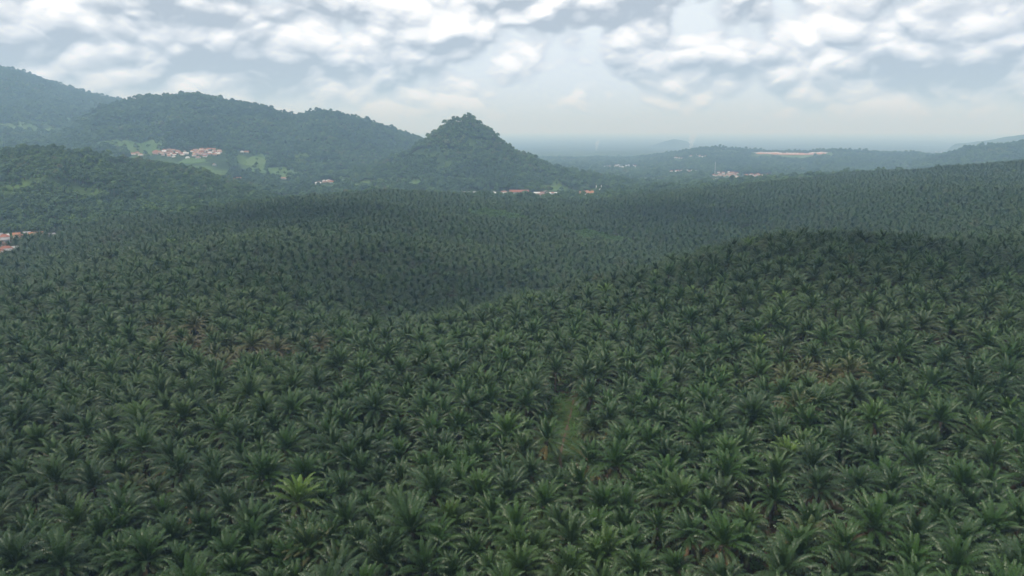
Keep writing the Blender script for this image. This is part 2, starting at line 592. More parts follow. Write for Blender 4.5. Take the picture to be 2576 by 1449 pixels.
# grass clearings: centre, half width and half height in the picture; each is laid out on the ground there
FIELD_PX = [
    (330, 368, 80, 13), (690, 436, 72, 14), (650, 405, 26, 14), (478, 404, 30, 6), (690, 498, 44, 4), (55, 322, 60, 12), (170, 304, 46, 6), (110, 312, 30, 4),
    (1416, 478, 70, 6), (1352, 508, 30, 3), (1620, 455, 50, 8), (1662, 474, 36, 4), (1270, 490, 90, 4), (1045, 462, 18, 14), (900, 470, 40, 8), (860, 458, 24, 5),
    (1760, 462, 40, 3), (2080, 462, 50, 5), (2190, 452, 60, 6), (1135, 455, 26, 6), (2040, 395, 60, 3),
]
FIELDS = []
for (cx, cy, hw, hh) in FIELD_PX:
    fx, fy = hit(cx, cy)
    nx, ny = hit(cx, cy + hh)
    ex, ey = hit(cx, cy - hh)
    rr = math.hypot(fx, fy)
    near, far_ = math.hypot(nx, ny), min(math.hypot(ex, ey), rr + 260)
    half_w = hw / FP * rr
    FIELDS.append((math.atan2(fx, fy), (near + far_) / 2, half_w, max((far_ - near) / 2, 9)))


def in_field(x, y, grow=0.0):
    a, r = np.arctan2(x, y), np.hypot(x, y)
    m = np.zeros(np.shape(x), bool)
    wob = 0.75 * fbm(x / 45, y / 45, 61, 4)
    for (fa, fr, fw, fd) in FIELDS:
        u, v = (a - fa) * fr / (fw + grow), (r - fr) / (fd + grow)
        m |= np.sqrt(u * u + v * v) < 1 + wob
    return m


# ------------------------------------------------------------------ the ground
def build_ground():
    az1 = np.radians(np.arange(-46, 46.01, 0.2))
    az2 = np.radians(np.arange(50, 311, 5.0))
    A = np.concatenate([az1, az2])
    R = np.concatenate([[4, 12, 22], np.exp(np.arange(log(32), log(46000), 0.0135))])
    x, y = np.sin(A)[:, None] * R[None], np.cos(A)[:, None] * R[None]
    z = H(x, y)
    nA, nR = len(A), len(R)
    V = np.concatenate([[(0, 0, float(H(np.array(0.0), np.array(0.01))))], np.stack([x, y, z], -1).reshape(-1, 3)])
    i, j = np.meshgrid(np.arange(nA), np.arange(nR - 1), indexing="ij")
    i2 = (i + 1) % nA
    Q = np.stack([1 + i * nR + j, 1 + i2 * nR + j, 1 + i2 * nR + j + 1, 1 + i * nR + j + 1], -1).reshape(-1, 4)[:, ::-1]
    me = bpy.data.meshes.new("ground")
    tri = np.array([(0, 1 + k * nR, 1 + ((k + 1) % nA) * nR) for k in range(nA)])[:, ::-1]
    flat = np.concatenate([Q.ravel(), tri.ravel()]).astype(np.int32)
    sizes = np.concatenate([np.full(len(Q), 4), np.full(len(tri), 3)])
    me.vertices.add(len(V))
    me.vertices.foreach_set("co", V.astype(np.float32).ravel())
    me.loops.add(len(flat))
    me.loops.foreach_set("vertex_index", flat)
    me.polygons.add(len(sizes))
    me.polygons.foreach_set("loop_start", np.concatenate([[0], np.cumsum(sizes)[:-1]]).astype(np.int32))
    me.polygons.foreach_set("use_smooth", np.ones(len(sizes), bool))
    me.update(calc_edges=True)
    pal = (np.hypot(V[:, 0], V[:, 1]) < palm_limit(V[:, 0], V[:, 1])).astype(np.float32)
    me.attributes.new("plantation", "FLOAT", "POINT").data.foreach_set("value", pal)
    o = bpy.data.objects.new("ground", me)
    COL.objects.link(o)
    tag(o, "rolling land of plantation floor, wooded hills and far plain", "ground", kind="structure")
    m, t, out = material("ground_cover")
    geo = t.n("ShaderNodeNewGeometry")
    P = geo.outputs["Position"]
    pl = attr(t, "plantation")
    soil = t.mix(t.smooth(t.noise(P, 0.35, 4, 0.6), 0.48, 0.62), (0.050, 0.034, 0.022), (0.024, 0.038, 0.014))
    n1 = t.noise(P, 0.012, 5, 0.6)
    n2 = t.noise(P, 0.0011, 6, 0.62)
    wood = t.mix(t.smooth(n1, 0.42, 0.66), (0.026, 0.046, 0.020), (0.070, 0.115, 0.030))
    sepr = t.n("ShaderNodeSeparateXYZ")
    t.link(P, sepr.inputs[0])
    far_ = t.smooth(sepr.outputs[1], 5200.0, 7500.0)
    pn = t.noise(P, 0.0035, 6, 0.7)
    plain = t.mix(t.smooth(pn, 0.44, 0.60), (0.018, 0.032, 0.018), (0.045, 0.065, 0.032))
    plain = t.mix(t.smooth(t.noise(P, 0.009, 3, 0.6), 0.66, 0.72), plain, (0.14, 0.11, 0.09))
    plain = t.mix(t.smooth(n2, 0.55, 0.7), plain, (0.02, 0.04, 0.02))
    wood = t.mix(far_, wood, plain)
    principled(t, out, t.mix(pl, wood, soil), 0.95, 0.1)
    me.materials.append(m)
    return o


build_ground()


# ------------------------------------------------------------------ scattering of what nobody could count
def scatter(name, x, y, z, scale, tint, protos, label, cat=None):
    me = bpy.data.meshes.new(name)
    n = len(x)
    me.vertices.add(n)
    me.vertices.foreach_set("co", np.stack([x, y, z], -1).astype(np.float32).ravel())
    rot = np.zeros((n, 3), np.float32)
    rot[:, 2] = RNG.uniform(0, 2 * pi, n)
    rot[:, :2] = RNG.normal(0, 0.10, (n, 2))
    me.attributes.new("turn", "FLOAT_VECTOR", "POINT").data.foreach_set("vector", rot.ravel())
    me.attributes.new("size", "FLOAT", "POINT").data.foreach_set("value", np.asarray(scale, np.float32))
    me.attributes.new("tint", "FLOAT", "POINT").data.foreach_set("value", np.asarray(tint, np.float32))
    me.attributes.new("pick", "INT", "POINT").data.foreach_set("value", RNG.integers(0, len(protos), n).astype(np.int32))
    o = bpy.data.objects.new(name, me)
    COL.objects.link(o)
    g = bpy.data.node_groups.new(name + "_scatter", "GeometryNodeTree")
    g.interface.new_socket("Geometry", in_out="INPUT", socket_type="NodeSocketGeometry")
    g.interface.new_socket("Geometry", in_out="OUTPUT", socket_type="NodeSocketGeometry")
    gi, go = g.nodes.new("NodeGroupInput"), g.nodes.new("NodeGroupOutput")
    iop = g.nodes.new("GeometryNodeInstanceOnPoints")
    jn = g.nodes.new("GeometryNodeJoinGeometry")
    for p in protos:
        oi = g.nodes.new("GeometryNodeObjectInfo")
        oi.inputs["Object"].default_value = p
        oi.inputs["As Instance"].default_value = False
        gt = g.nodes.new("GeometryNodeGeometryToInstance")
        g.links.new(oi.outputs["Geometry"], gt.inputs[0])
        g.links.new(gt.outputs[0], jn.inputs[0])

    def named(nm, typ):
        a = g.nodes.new("GeometryNodeInputNamedAttribute")
        a.data_type = typ
        a.inputs["Name"].default_value = nm
        return a.outputs["Attribute"]
    e2r = g.nodes.new("FunctionNodeEulerToRotation")
    g.links.new(named("turn", "FLOAT_VECTOR"), e2r.inputs[0])
    mp = g.nodes.new("GeometryNodeMeshToPoints")
    g.links.new(gi.outputs[0], mp.inputs["Mesh"])
    g.links.new(mp.outputs[0], iop.inputs["Points"])
    g.links.new(jn.outputs[0], iop.inputs["Instance"])
    iop.inputs["Pick Instance"].default_value = True
    g.links.new(named("pick", "INT"), iop.inputs["Instance Index"])
    g.links.new(e2r.outputs[0], iop.inputs["Rotation"])
    g.links.new(named("size", "FLOAT"), iop.inputs["Scale"])
    g.links.new(iop.outputs[0], go.inputs[0])
    md = o.modifiers.new("scatter", "NODES")
    md.node_group = g
    tag(o, label, cat, kind="stuff")
    return o


def proto(mb_list, name, mats, attrs=True):
    """one mesh out of several builders, kept out of the scene: only its copies show"""
    mb = MB()
    for b, off, mi in mb_list:
        k = len(mb.V)
        mb.V.extend((v[0] + off[0], v[1] + off[1], v[2] + off[2]) for v in b.V)
        mb.F.extend(tuple(i + k for i in f) for f in b.F)
        mb.M.extend([mi] * len(b.F))
        mb.A.extend(b.A)
    return mb.obj(name, mats, link=False, attrs=attrs)


# palm kinds: crown, trunk and height
KINDS = []
for k in range(8):
    rnd = random.Random(100 + k)
    h = [6.2, 7.0, 5.4, 6.6, 7.6, 5.8, 6.9, 6.3][k]
    cm = crown_mesh(rnd, [44, 40, 48, 36, 44, 50, 40, 46][k], [1.0, 1.04, 0.95, 1.06, 1.0, 0.92, 1.03, 0.98][k], [0.0, 0.1, 0.05, 0.18, 0.08, 0.0, 0.14, 0.1][k], openness=[1, 1.3, 0.7, 1.6, 1.0, 0.5, 1.2, 0.9][k])
    tm, top = trunk_mesh(rnd, h)
    KINDS.append(dict(h=h, top=top, crown=cm, trunk=tm,
                      crown_me=cm.obj("crown", [M_LEAF], link=False, attrs=True).data,
                      trunk_me=tm.obj("trunk", [M_TRUNK], link=False).data))
DEAD_ME = [dead_frond_mesh(random.Random(300 + k)).obj("dead_frond", [M_DEAD], link=False).data for k in range(4)]
GOLD_ME = [dead_frond_mesh(random.Random(320 + k), -28).obj("yellow_frond", [M_GOLD], link=False).data for k in range(3)]

PALM_PROTOS = [proto([(K["crown"], (K["top"][0], K["top"][1], K["h"]), 0), (K["trunk"], (0, 0, 0), 1)], "palm_kind", [M_LEAF, M_TRUNK]) for K in KINDS]

FERN_PROTOS = []
for k in range(3):
    rnd, mb = random.Random(800 + k), MB()
    for i in range(26):
        a, l, e = rnd.uniform(0, 6.28), rnd.uniform(0.7, 1.5), rnd.uniform(0.2, 1.2)
        o_ = Vector((rnd.uniform(-.8, .8), rnd.uniform(-.8, .8), 0))
        d_ = Vector((cos(a) * cos(e), sin(a) * cos(e), sin(e)))
        w_ = Vector((-sin(a), cos(a), 0)) * 0.16
        m_, t_ = o_ + d_ * l * 0.6, o_ + d_ * l * 0.9 - Vector((0, 0, 0.35 * l))
        mb.add([o_ - w_ * .3, o_ + w_ * .3, m_ + w_, m_ - w_, t_], [(0, 1, 2, 3), (3, 2, 4)])
    FERN_PROTOS.append(mb.obj("fern_kind", [M_SHRUB], link=False))

# planting grid
SP = 7.3
gx, gy = np.meshgrid(np.arange(-170, 171) * 1.0, np.arange(-2, 270) * 1.0)
X = (gx + 0.5 * (gy % 2)) * SP
Y = gy * SP * 0.866 + 60
rot = radians(13)
X, Y = X * cos(rot) - Y * sin(rot), X * sin(rot) + Y * cos(rot)
X, Y = X.ravel(), Y.ravel()
keep = (np.hypot(X, Y) < 2000) & (Y > 40)
X, Y = X[keep], Y[keep]
X, Y = (X + RNG.normal(0, 1.25, len(X)) + 16 * fbm(X / 110, Y / 110, 21, 3) + 3 * fbm(X / 22, Y / 22, 23, 2),
        Y + RNG.normal(0, 1.25, len(Y)) + 16 * fbm(X / 110, Y / 110, 22, 3) + 3 * fbm(X / 22, Y / 22, 24, 2))
r, a = np.hypot(X, Y), np.arctan2(X, Y)
keep = (r < palm_limit(X, Y)) & (np.abs(a) < radians(40.5)) & (r > 78)
X, Y = X[keep], Y[keep]

# clearings in the plantation: (pixel centre, radius in metres)
SOIL = [(712, 1352, 6.0), (1420, 770, 7), (1040, 1075, 4.5), (770, 985, 4)]
CLEAR = [(*hit(px, py), rad) for px, py, rad in SOIL]
SHRUBS = [(1245, 553, 75, 12), (1480, 606, 42, 12), (1555, 618, 50, 8), (560, 512, 120, 6), (420, 534, 60, 6)]
SHRUB_G = []
for (cx, cy, hw, hh) in SHRUBS:
    c, n_, f_ = hit(cx, cy), hit(cx, cy + hh), hit(cx, cy - hh)
    rr, rn, rf = (math.hypot(*q) for q in (c, n_, f_))
    SHRUB_G.append((math.atan2(*c), rr, hw / FP * rr, max(min(rf, rr + 60) - max(rn, rr - 60), 16) / 2))
VILL_KEEP = []          # (x, y, radius) where houses stand: no trees


def in_shrub(x, y):
    a, r = np.arctan2(x, y), np.hypot(x, y)
    m = np.zeros(np.shape(x), bool)
    for fa, fr, fw, fd in SHRUB_G:
        m |= ((a - fa) * fr / fw) ** 2 + ((r - fr) / fd) ** 2 < 1 + 0.4 * fbm(x / 12, y / 12, 8, 2)
    return m

# ------------------------------------------------------------------ where the houses stand
# village: (name for labels, group, clusters of (px, py, half width, half height, count), share of red roofs)
VILLAGES = [
    ("the hillside village", "houses of the hillside village", [(428, 384, 44, 7, 26), (522, 382, 42, 8, 42), (470, 394, 60, 4, 6), (343, 387, 16, 3, 4)], 0.84),
    ("the farms by the pale green field", "houses by the pale green field", [(826, 456, 12, 3, 6), (802, 461, 10, 2, 3), (592, 450, 16, 2, 3), (716, 449, 4, 1, 1), (618, 382, 10, 2, 2), (546, 414, 8, 2, 1)], 0.5),
    ("the hamlet below the pointed hill", "houses at the foot of the pointed hill", [(1262, 486, 24, 3, 9), (1362, 490, 26, 4, 12), (1395, 486, 10, 2, 3)], 0.55),
    ("the orange rows beside the mosque", "orange roofed row houses beside the mosque", [(1470, 485, 28, 3.2, 30), (1521, 477, 9, 1.6, 7)], 1.0),
    ("the town in the far valley", "houses of the far valley town", [(1560, 419, 44, 4, 30), (1722, 431, 34, 2, 18), (1640, 455, 30, 3, 4)], 0.35),
    ("the far red village", "houses of the red village in the far valley", [(1822, 438, 36, 6, 26), (1860, 450, 40, 5, 20), (1905, 441, 30, 3, 18), (1800, 452, 14, 3, 6)], 0.88),
    ("the scattered farms on the far ridge", "scattered houses on the far ridge", [(1712, 396, 14, 2, 4), (1766, 392, 30, 3, 6), (2010, 426, 8, 2, 2), (2362, 383, 16, 2, 3)], 0.8),
]
HOUSES = []           # (x, y, village index, red?, width, depth)
hr = random.Random(77)
for vi, (_vn, _vg, clusters, red) in enumerate(VILLAGES):
    for (cx, cy, hw, hh, n) in clusters:
        done, tries = 0, 0
        while done < n and tries < n * 12:
            tries += 1
            q, ang = sqrt(hr.random()), hr.uniform(0, 2 * pi)
            hx, hy = hit(cx + hw * q * cos(ang), cy + hh * q * sin(ang), 2.0)
            if all(math.hypot(hx - o[0], hy - o[1]) > 11.5 for o in HOUSES):
                r_ = math.hypot(hx, hy)
                big = 1.0
                HOUSES.append((hx, hy, vi, hr.random() < red, hr.uniform(8.5, 13) * big, hr.uniform(7, 9) * big))
                done += 1
# the village at the left edge, house by house: px, py, width, depth, roof (0 red, 1 orange, 2 white sheet, 3 grey), hip?
EDGE = [(-3, 594, 10, 8, 2, 0), (11, 597, 11, 9, 0, 1), (18, 592, 5, 4, 2, 0), (14, 605, 10, 5, 2, 0), (42, 593, 9, 7, 1, 0), (54, 593, 7, 6, 0, 0), (68, 590, 9, 5, 2, 0), (66, 597, 6, 5, 0, 1),
        (91, 591, 17, 8, 1, 0), (131, 594, 8, 5, 3, 0), (2, 616, 12, 10, 0, 1), (15, 627, 14, 9, 0, 1), (21, 634, 8, 7, 3, 0), (4, 639, 11, 8, 1, 1), (16, 640, 9, 5, 2, 0), (38, 623, 7, 5, 3, 0)]
EDGE_AT = [(*hit(e[0], e[1], 3.0), *e) for e in EDGE]
for hx, hy, *_r in HOUSES:
    r_ = math.hypot(hx, hy)
    VILL_KEEP.append((hx, hy, 10))
    VILL_KEEP.append((hx * (1 - 26 / r_), hy * (1 - 26 / r_), 17))
    VILL_KEEP.append((hx * (1 - 55 / r_), hy * (1 - 55 / r_), 15))
    for q in range(85, 150 if r_ < 2000 else 260, 28):
        if hr.random() < 0.85:
            VILL_KEEP.append((hx * (1 - q / r_), hy * (1 - q / r_), 19))
for hx, hy, *_r in EDGE_AT:
    r_ = math.hypot(hx, hy)
    VILL_KEEP.append((hx, hy, 10))
    VILL_KEEP.append((hx * (1 - 14 / r_), hy * (1 - 14 / r_), 9))
MOSQUE_AT = hit(1506, 481)
STRIP_AT = hit(1190, 489)
BARN_AT = hit(1306, 489)
MAST_AT = hit(1798, 441)
for hx, hy in (MOSQUE_AT, STRIP_AT, BARN_AT, MAST_AT):
    r_ = math.hypot(hx, hy)
    for q, rad in ((0, 24), (36, 30), (75, 26)):
        VILL_KEEP.append((hx * (1 - q / r_), hy * (1 - q / r_), rad))
BANK_PX = np.linspace(1898, 2082, 36)
BANK_PY = np.interp(BANK_PX, [1898, 1930, 1965, 1990, 2020, 2050, 2082], [388, 388, 389, 390, 390, 389, 387])
BANK_FOOT = [hit(a_, b_) for a_, b_ in zip(BANK_PX, BANK_PY)]
for hx, hy in BANK_FOOT:
    r_ = math.hypot(hx, hy)
    for q, rad in ((-45, 26), (-15, 24), (20, 24), (70, 30), (120, 30), (170, 30), (220, 30)):
        VILL_KEEP.append((hx * (1 - q / r_), hy * (1 - q / r_), rad))
ROAD_FAR = [hit(*q) for q in [(786, 464), (781, 470), (785, 476), (780, 482), (768, 488)]]
ROAD_FOOT = [hit(*q) for q in [(1395, 472), (1383, 476), (1374, 480), (1366, 486)]]
VK = np.array(VILL_KEEP)


def in_village(x, y):
    m = np.zeros(np.shape(x), bool)
    for i in range(0, len(x), 4000):
        d = (x[i:i + 4000, None] - VK[None, :, 0]) ** 2 + (y[i:i + 4000, None] - VK[None, :, 1]) ** 2
        m[i:i + 4000] = (d < VK[None, :, 2] ** 2).any(1)
    return m

Z = H(X, Y)
ok = np.ones(len(X), bool)
ok &= seg_dist(X, Y, TRACK) > 5.0
for cx, cy, rad in CLEAR:
    ok &= np.hypot(X - cx, Y - cy) > rad
ok &= ~in_shrub(X, Y)
ok &= ~in_village(X, Y)
ok &= RNG.random(len(X)) > 0.012
ok &= visible(X, Y, Z + 12)
X, Y, Z = X[ok], Y[ok], Z[ok]
tone = fbm(X / 50, Y / 50, 14, 3)
TINT = np.clip(0.5 + 0.10 * RNG.normal(0, 1, len(X)) + 0.08 * tone, 0.3, 0.72)
yl = RNG.random(len(X))
TINT[yl < 0.006] = 0.85
TINT[yl > 0.993] = 0.18
bx, by = hit(580, 912)
br = np.hypot((X - bx) / 1.8, Y - by) / 22
TINT = np.where((br < 1) & (RNG.random(len(X)) < 0.4), RNG.uniform(0.08, 0.3, len(X)), TINT)
bx, by = hit(2030, 1010)
br = np.hypot((X - bx) / 1.3, Y - by) / 9
TINT = np.where((br < 1) & (RNG.random(len(X)) < 0.7), RNG.uniform(0.1, 0.28, len(X)), TINT)
SIZE = np.clip(RNG.normal(1.0, 0.11, len(X)), 0.75, 1.3) * (1.03 - 0.13 * sstep(170, 320, np.hypot(X, Y)))

# the three hundred nearest in the picture stand as palms of their own
px, py, dep = project(X, Y, Z + 7)
inframe = (px > -40) & (px < 2616) & (py < 1449 + 75) & (py > 0)
order = np.argsort(np.where(inframe, dep, 1e9))
near = order[:300]
rest = np.setdiff1d(np.arange(len(X)), near)
print("palms", len(X), "nearest 300 reach", dep[near].max())
scatter("oil_palm_plantation", X[rest], Y[rest], Z[rest], SIZE[rest], TINT[rest], PALM_PROTOS,
        "dark green oil palms covering the slopes as one closed canopy", "palms")

NEAR = []
rr_ = random.Random(5)
for i in near:
    K = rr_.randrange(len(KINDS))
    NEAR.append(dict(i=i, x=X[i], y=Y[i], z=Z[i], px=px[i], py=py[i], d=dep[i], kind=K, tint=float(TINT[i]), size=float(SIZE[i]), rz=rr_.uniform(0, 2 * pi), dead=0, gold=0))


def nearest_palm(qx, qy):
    return min(NEAR, key=lambda p: math.hypot(p["px"] - qx, p["py"] - qy))


for p in NEAR:
    p["dead"] = rr_.choice([0, 0, 0, 1, 2, 3])
# palms that stand out in the photograph: px, py of the crown's heart, look, kind, tint, dead fronds, yellow fronds
SPECIAL = [
    (740, 1268, "the bright yellow-green palm", 1, 0.92, 2, 0),
    (868, 1330, "the yellowing palm beside bare soil", 3, 0.52, 2, 4),
    (578, 1296, "the star-shaped palm left of bare soil", 3, 0.42, 0, 0),
    (1366, 1112, "the lone palm over the grassy track", 3, 0.55, 1, 2),
    (1474, 1168, "the orange-fronded palm by the track", 1, 0.55, 0, 5),
    (1470, 955, "the palm at the track's dark end", 3, 0.5, 4, 1),
    (1440, 1374, "the big dark bottom-edge star palm", 3, 0.42, 0, 1),
    (1888, 1062, "the star palm with yellowish fronds", 3, 0.55, 1, 4),
    (2004, 1042, "the palm browned by drought", 1, 0.12, 3, 1),
    (1128, 1322, "the palm with a bright spear", 5, 0.74, 0, 0),
    (427, 1160, "the open palm with pale lower fronds", 3, 0.5, 3, 1),
    (1520, 1062, "the broad palm right of the track", 3, 0.47, 1, 1),
    (2450, 1036, "the dark-hearted far right palm", 3, 0.4, 0, 1),
    (2032, 1182, "the wide palm with dark flat fronds", 3, 0.44, 0, 1),
    (1812, 1374, "the star palm with brown hanging fronds", 3, 0.48, 5, 0),
    (2309, 1368, "the yellow-fronded palm low at right", 3, 0.5, 1, 4),
    (1466, 1238, "the palm hiding the track's end", 3, 0.46, 0, 0),
    (724, 1132, "the first of four drooping palms", 4, 0.5, 3, 2),
    (840, 1140, "the last of four drooping palms", 4, 0.5, 4, 2),
    (1068, 1040, "the palm over a black gap", 3, 0.47, 3, 1),
    (200, 1330, "the yellowish lower left corner palm", 1, 0.72, 1, 1),
    (2240, 1245, "the grey-green palm at lower right", 6, 0.42, 0, 0),
    (100, 1120, "the light green left edge palm", 5, 0.70, 0, 0),
]
taken = set()
for (sx, sy, look, kind_, tint_, nd, ng) in SPECIAL:
    q = min((p for p in NEAR if id(p) not in taken), key=lambda p: math.hypot(p["px"] - sx, p["py"] - sy))
    taken.add(id(q))
    q["x"], q["y"] = hit(sx, sy, KINDS[kind_]["h"] * 1.12)
    q["z"] = float(H(np.array(q["x"]), np.array(q["y"])))
    q.update(px=sx, py=sy, kind=kind_, tint=tint_, dead=nd, gold=ng, size=1.13, look=look)
# room round the palms that show whole
for p in NEAR:
    if "look" in p:
        for o in NEAR:
            if "look" not in o:
                dx, dy = o["x"] - p["x"], o["y"] - p["y"]
                dd = math.hypot(dx, dy)
                if dd < 6.7:
                    o["x"] += dx / dd * (6.7 - dd) * 0.9
                    o["y"] += dy / dd * (6.7 - dd) * 0.9
                    o["z"] = float(H(np.array(o["x"]), np.array(o["y"])))
for p in NEAR:
    a_, b_, _c = project(p["x"], p["y"], p["z"] + 7)
    p["px"], p["py"] = float(a_), float(b_)

for p in NEAR:
    K = KINDS[p["kind"]]
    e = empty("oil_palm", (p["x"], p["y"], p["z"]), p["rz"])
    e.scale = (p["size"],) * 3
    e.rotation_euler = (rr_.gauss(0, 0.07), rr_.gauss(0, 0.07), p["rz"])
    c = bpy.data.objects.new("crown", K["crown_me"])
    t_ = bpy.data.objects.new("trunk", K["trunk_me"])
    for o in (c, t_):
        COL.objects.link(o)
        o.parent = e
    c.location = (*K["top"], K["h"])
    c["tint"] = p["tint"]
    for n_, pool, nm in ((p["dead"], DEAD_ME, "dead_frond"), (p["gold"], GOLD_ME, "yellow_frond")):
        for q in range(n_):
            d = bpy.data.objects.new(nm, rr_.choice(pool))
            COL.objects.link(d)
            d.parent = e
            d.location = (*K["top"], K["h"] - 0.25)
            ang = rr_.uniform(0, 2 * pi) if nm == "dead_frond" else -pi / 2 - p["rz"] + (q - n_ / 2) * 0.45
            d.rotation_euler = (0, 0, ang)
    p["obj"] = e
    tag(e, "dark green oil palm in the plantation below the camera", "palm tree", "oil palms nearest the camera")
# a label for each of the three hundred: by its own look, or by where it stands from a palm that stands out
ORD = ["", "nearest", "second", "third", "fourth", "fifth", "sixth", "seventh", "eighth", "ninth", "tenth", "eleventh", "twelfth", "thirteenth", "fourteenth", "fifteenth", "sixteenth", "seventeenth", "eighteenth", "nineteenth", "twentieth"]
DIRS = ["right of", "up and right of", "above", "up and left of", "left of", "down and left of", "below", "down and right of"]


def sector(p, l):
    return int(round(math.atan2(-(p["py"] - l["py"]) * 1.0, p["px"] - l["px"]) / (pi / 4))) % 8


def gap_(p, l):
    return math.hypot(p["px"] - l["px"], p["py"] - l["py"])


LOOKS = [p for p in NEAR if "look" in p]
for p in NEAR:
    if "look" in p:
        w = p["look"].replace("the ", "", 1)
        lab = w.replace(" palm", " oil palm", 1)
        if len(lab.split()) < 5:
            lab += " with neighbours greener all round"
    else:
        l = min(LOOKS, key=lambda l: gap_(p, l))
        k = sector(p, l)
        rank = 1 + sum(1 for o in NEAR if o is not p and o is not l and sector(o, l) == k and gap_(o, l) < gap_(p, l))
        tone_ = "dark green" if p["tint"] < 0.47 else "pale green" if p["tint"] > 0.62 else "green"
        if p["tint"] < 0.3:
            tone_ = "brownish"
        if p["tint"] > 0.8:
            tone_ = "yellow-green"
        lab = "%s oil palm, %s %s %s" % (tone_, ORD[min(rank, 20)], DIRS[k], l["look"])
    p["obj"]["label"] = lab
    if len(lab.split()) > 16:
        print("LONG", lab)


# ------------------------------------------------------------------ broadleaf trees of the hills
def tree_mesh(rnd, h=15.0, w=5.5, clumps=9, leaves=34, leaf=0.95, flat=0.75):
    crown, trunk = MB(), MB()
    cz = h * 0.62
    C = []
    for k in range(clumps):
        a = k * 2.4 + rnd.uniform(-.4, .4)
        q = sqrt((k + 0.5) / clumps)
        C.append((Vector((w * 0.72 * q * cos(a), w * 0.72 * q * sin(a), cz + h * 0.26 * (1 - q * q) * rnd.uniform(0.7, 1.2) + rnd.uniform(-.7, .7))), w * rnd.uniform(0.30, 0.46)))
    for c, rad in C:
        for i in range(leaves):
            u = Vector((rnd.gauss(0, 1), rnd.gauss(0, 1), rnd.gauss(0.45, 0.8))).normalized()
            p = c + Vector((u.x * rad, u.y * rad, u.z * rad * flat)) * rnd.uniform(0.7, 1.05)
            nrm = (u + Vector((rnd.gauss(0, .5), rnd.gauss(0, .5), rnd.gauss(.3, .5)))).normalized()
            t1 = nrm.orthogonal().normalized()
            t1.rotate(Euler((0, 0, rnd.uniform(0, 6.28))))
            t1 = (t1 - nrm * t1.dot(nrm)).normalized()
            t2 = nrm.cross(t1)
            s = leaf * rnd.uniform(0.7, 1.25)
            crown.add([p - t1 * s, p - t2 * s * 0.7, p + t1 * s, p + t2 * s * 0.7], [(0, 1, 2, 3)])
    trunk.tube([(0, 0, -1), (0.1, 0, h * 0.3), (0.2, 0.1, h * 0.62)], [0.32, 0.24, 0.12], 6)
    for c, rad in C[:5]:
        trunk.tube([(0.12, 0.02, h * 0.36), tuple(c)], [0.14, 0.05], 4)
    return crown, trunk


TREE_K = [tree_mesh(random.Random(500 + k), *[(15, 5.2, 9, 34), (17, 6.2, 11, 34), (13, 4.6, 7, 36), (19, 5.6, 10, 36), (14, 6.6, 12, 30), (16, 3.8, 8, 34)][k]) for k in range(6)]
TREE_PROTOS = [proto([(c, (0, 0, 0), 0), (t_, (0, 0, 0), 1)], "tree_kind", [M_FOREST, M_BARK], False) for c, t_ in TREE_K]
SHRUB_K = [tree_mesh(random.Random(540 + k), 3.6, 2.4, 6, 30, 0.42) for k in range(3)]
SHRUB_PROTOS = [proto([(c, (0, 0, 0), 0)], "shrub_kind", [M_SHRUB], False) for c, t_ in SHRUB_K]


def hexgrid(r0, r1, sp, az=41):
    nx, ny = int(r1 * sin(radians(az)) / sp) + 2, int(r1 / sp / 0.866) + 2
    gx, gy = np.meshgrid(np.arange(-nx, nx + 1), np.arange(0, ny))
    x = ((gx + 0.5 * (gy % 2)) * sp).ravel().astype(float)
    y = (gy * sp * 0.866).ravel().astype(float)
    x += RNG.normal(0, sp * 0.24, len(x))
    y += RNG.normal(0, sp * 0.24, len(y))
    r = np.hypot(x, y)
    k = (r > r0) & (r < r1) & (np.abs(np.arctan2(x, y)) < radians(az))
    return x[k], y[k]


FX, FY, FS = [], [], []
for r0, r1, sp, s0, s1, tall in [(860, 1500, 6.6, 0.42, 0.85, 11), (1500, 2400, 8.2, 0.55, 1.1, 16), (2400, 3700, 10.5, 0.75, 1.3, 20), (3700, 5300, 13.5, 0.8, 1.2, 22)]:
    x, y = hexgrid(r0, r1, sp)
    r = np.hypot(x, y)
    k = (r > palm_limit(x, y) + 6) & (RNG.random(len(x)) > sstep(4700, 5300, r) * (H(x, y) - CZ < -170))
    k &= ~in_field(x, y) | (RNG.random(len(x)) < 0.09)
    k &= ~in_village(x, y)
    x, y = x[k], y[k]
    z = H(x, y)
    gap = fbm(x / 95, y / 95, 120, 4) - 0.25 * sstep(-80, 20, z - CZ)
    k = visible(x, y, z + tall, 0.002) & ((gap < 0.30) | (RNG.random(len(x)) < 0.18))
    x, y = x[k], y[k]
    FX.append(x)
    FY.append(y)
    FS.append(RNG.uniform(s0, s1, len(x)) * np.where(RNG.random(len(x)) < 0.08, 1.42, 1.0))
FX, FY, FS = (np.concatenate(v) for v in (FX, FY, FS))
print("trees", len(FX))
scatter("hill_forest", FX, FY, H(FX, FY) - 0.3, FS, np.full(len(FX), 0.5), TREE_PROTOS,
        "mixed broadleaf woods covering the hills and valley beyond the plantation", "forest")

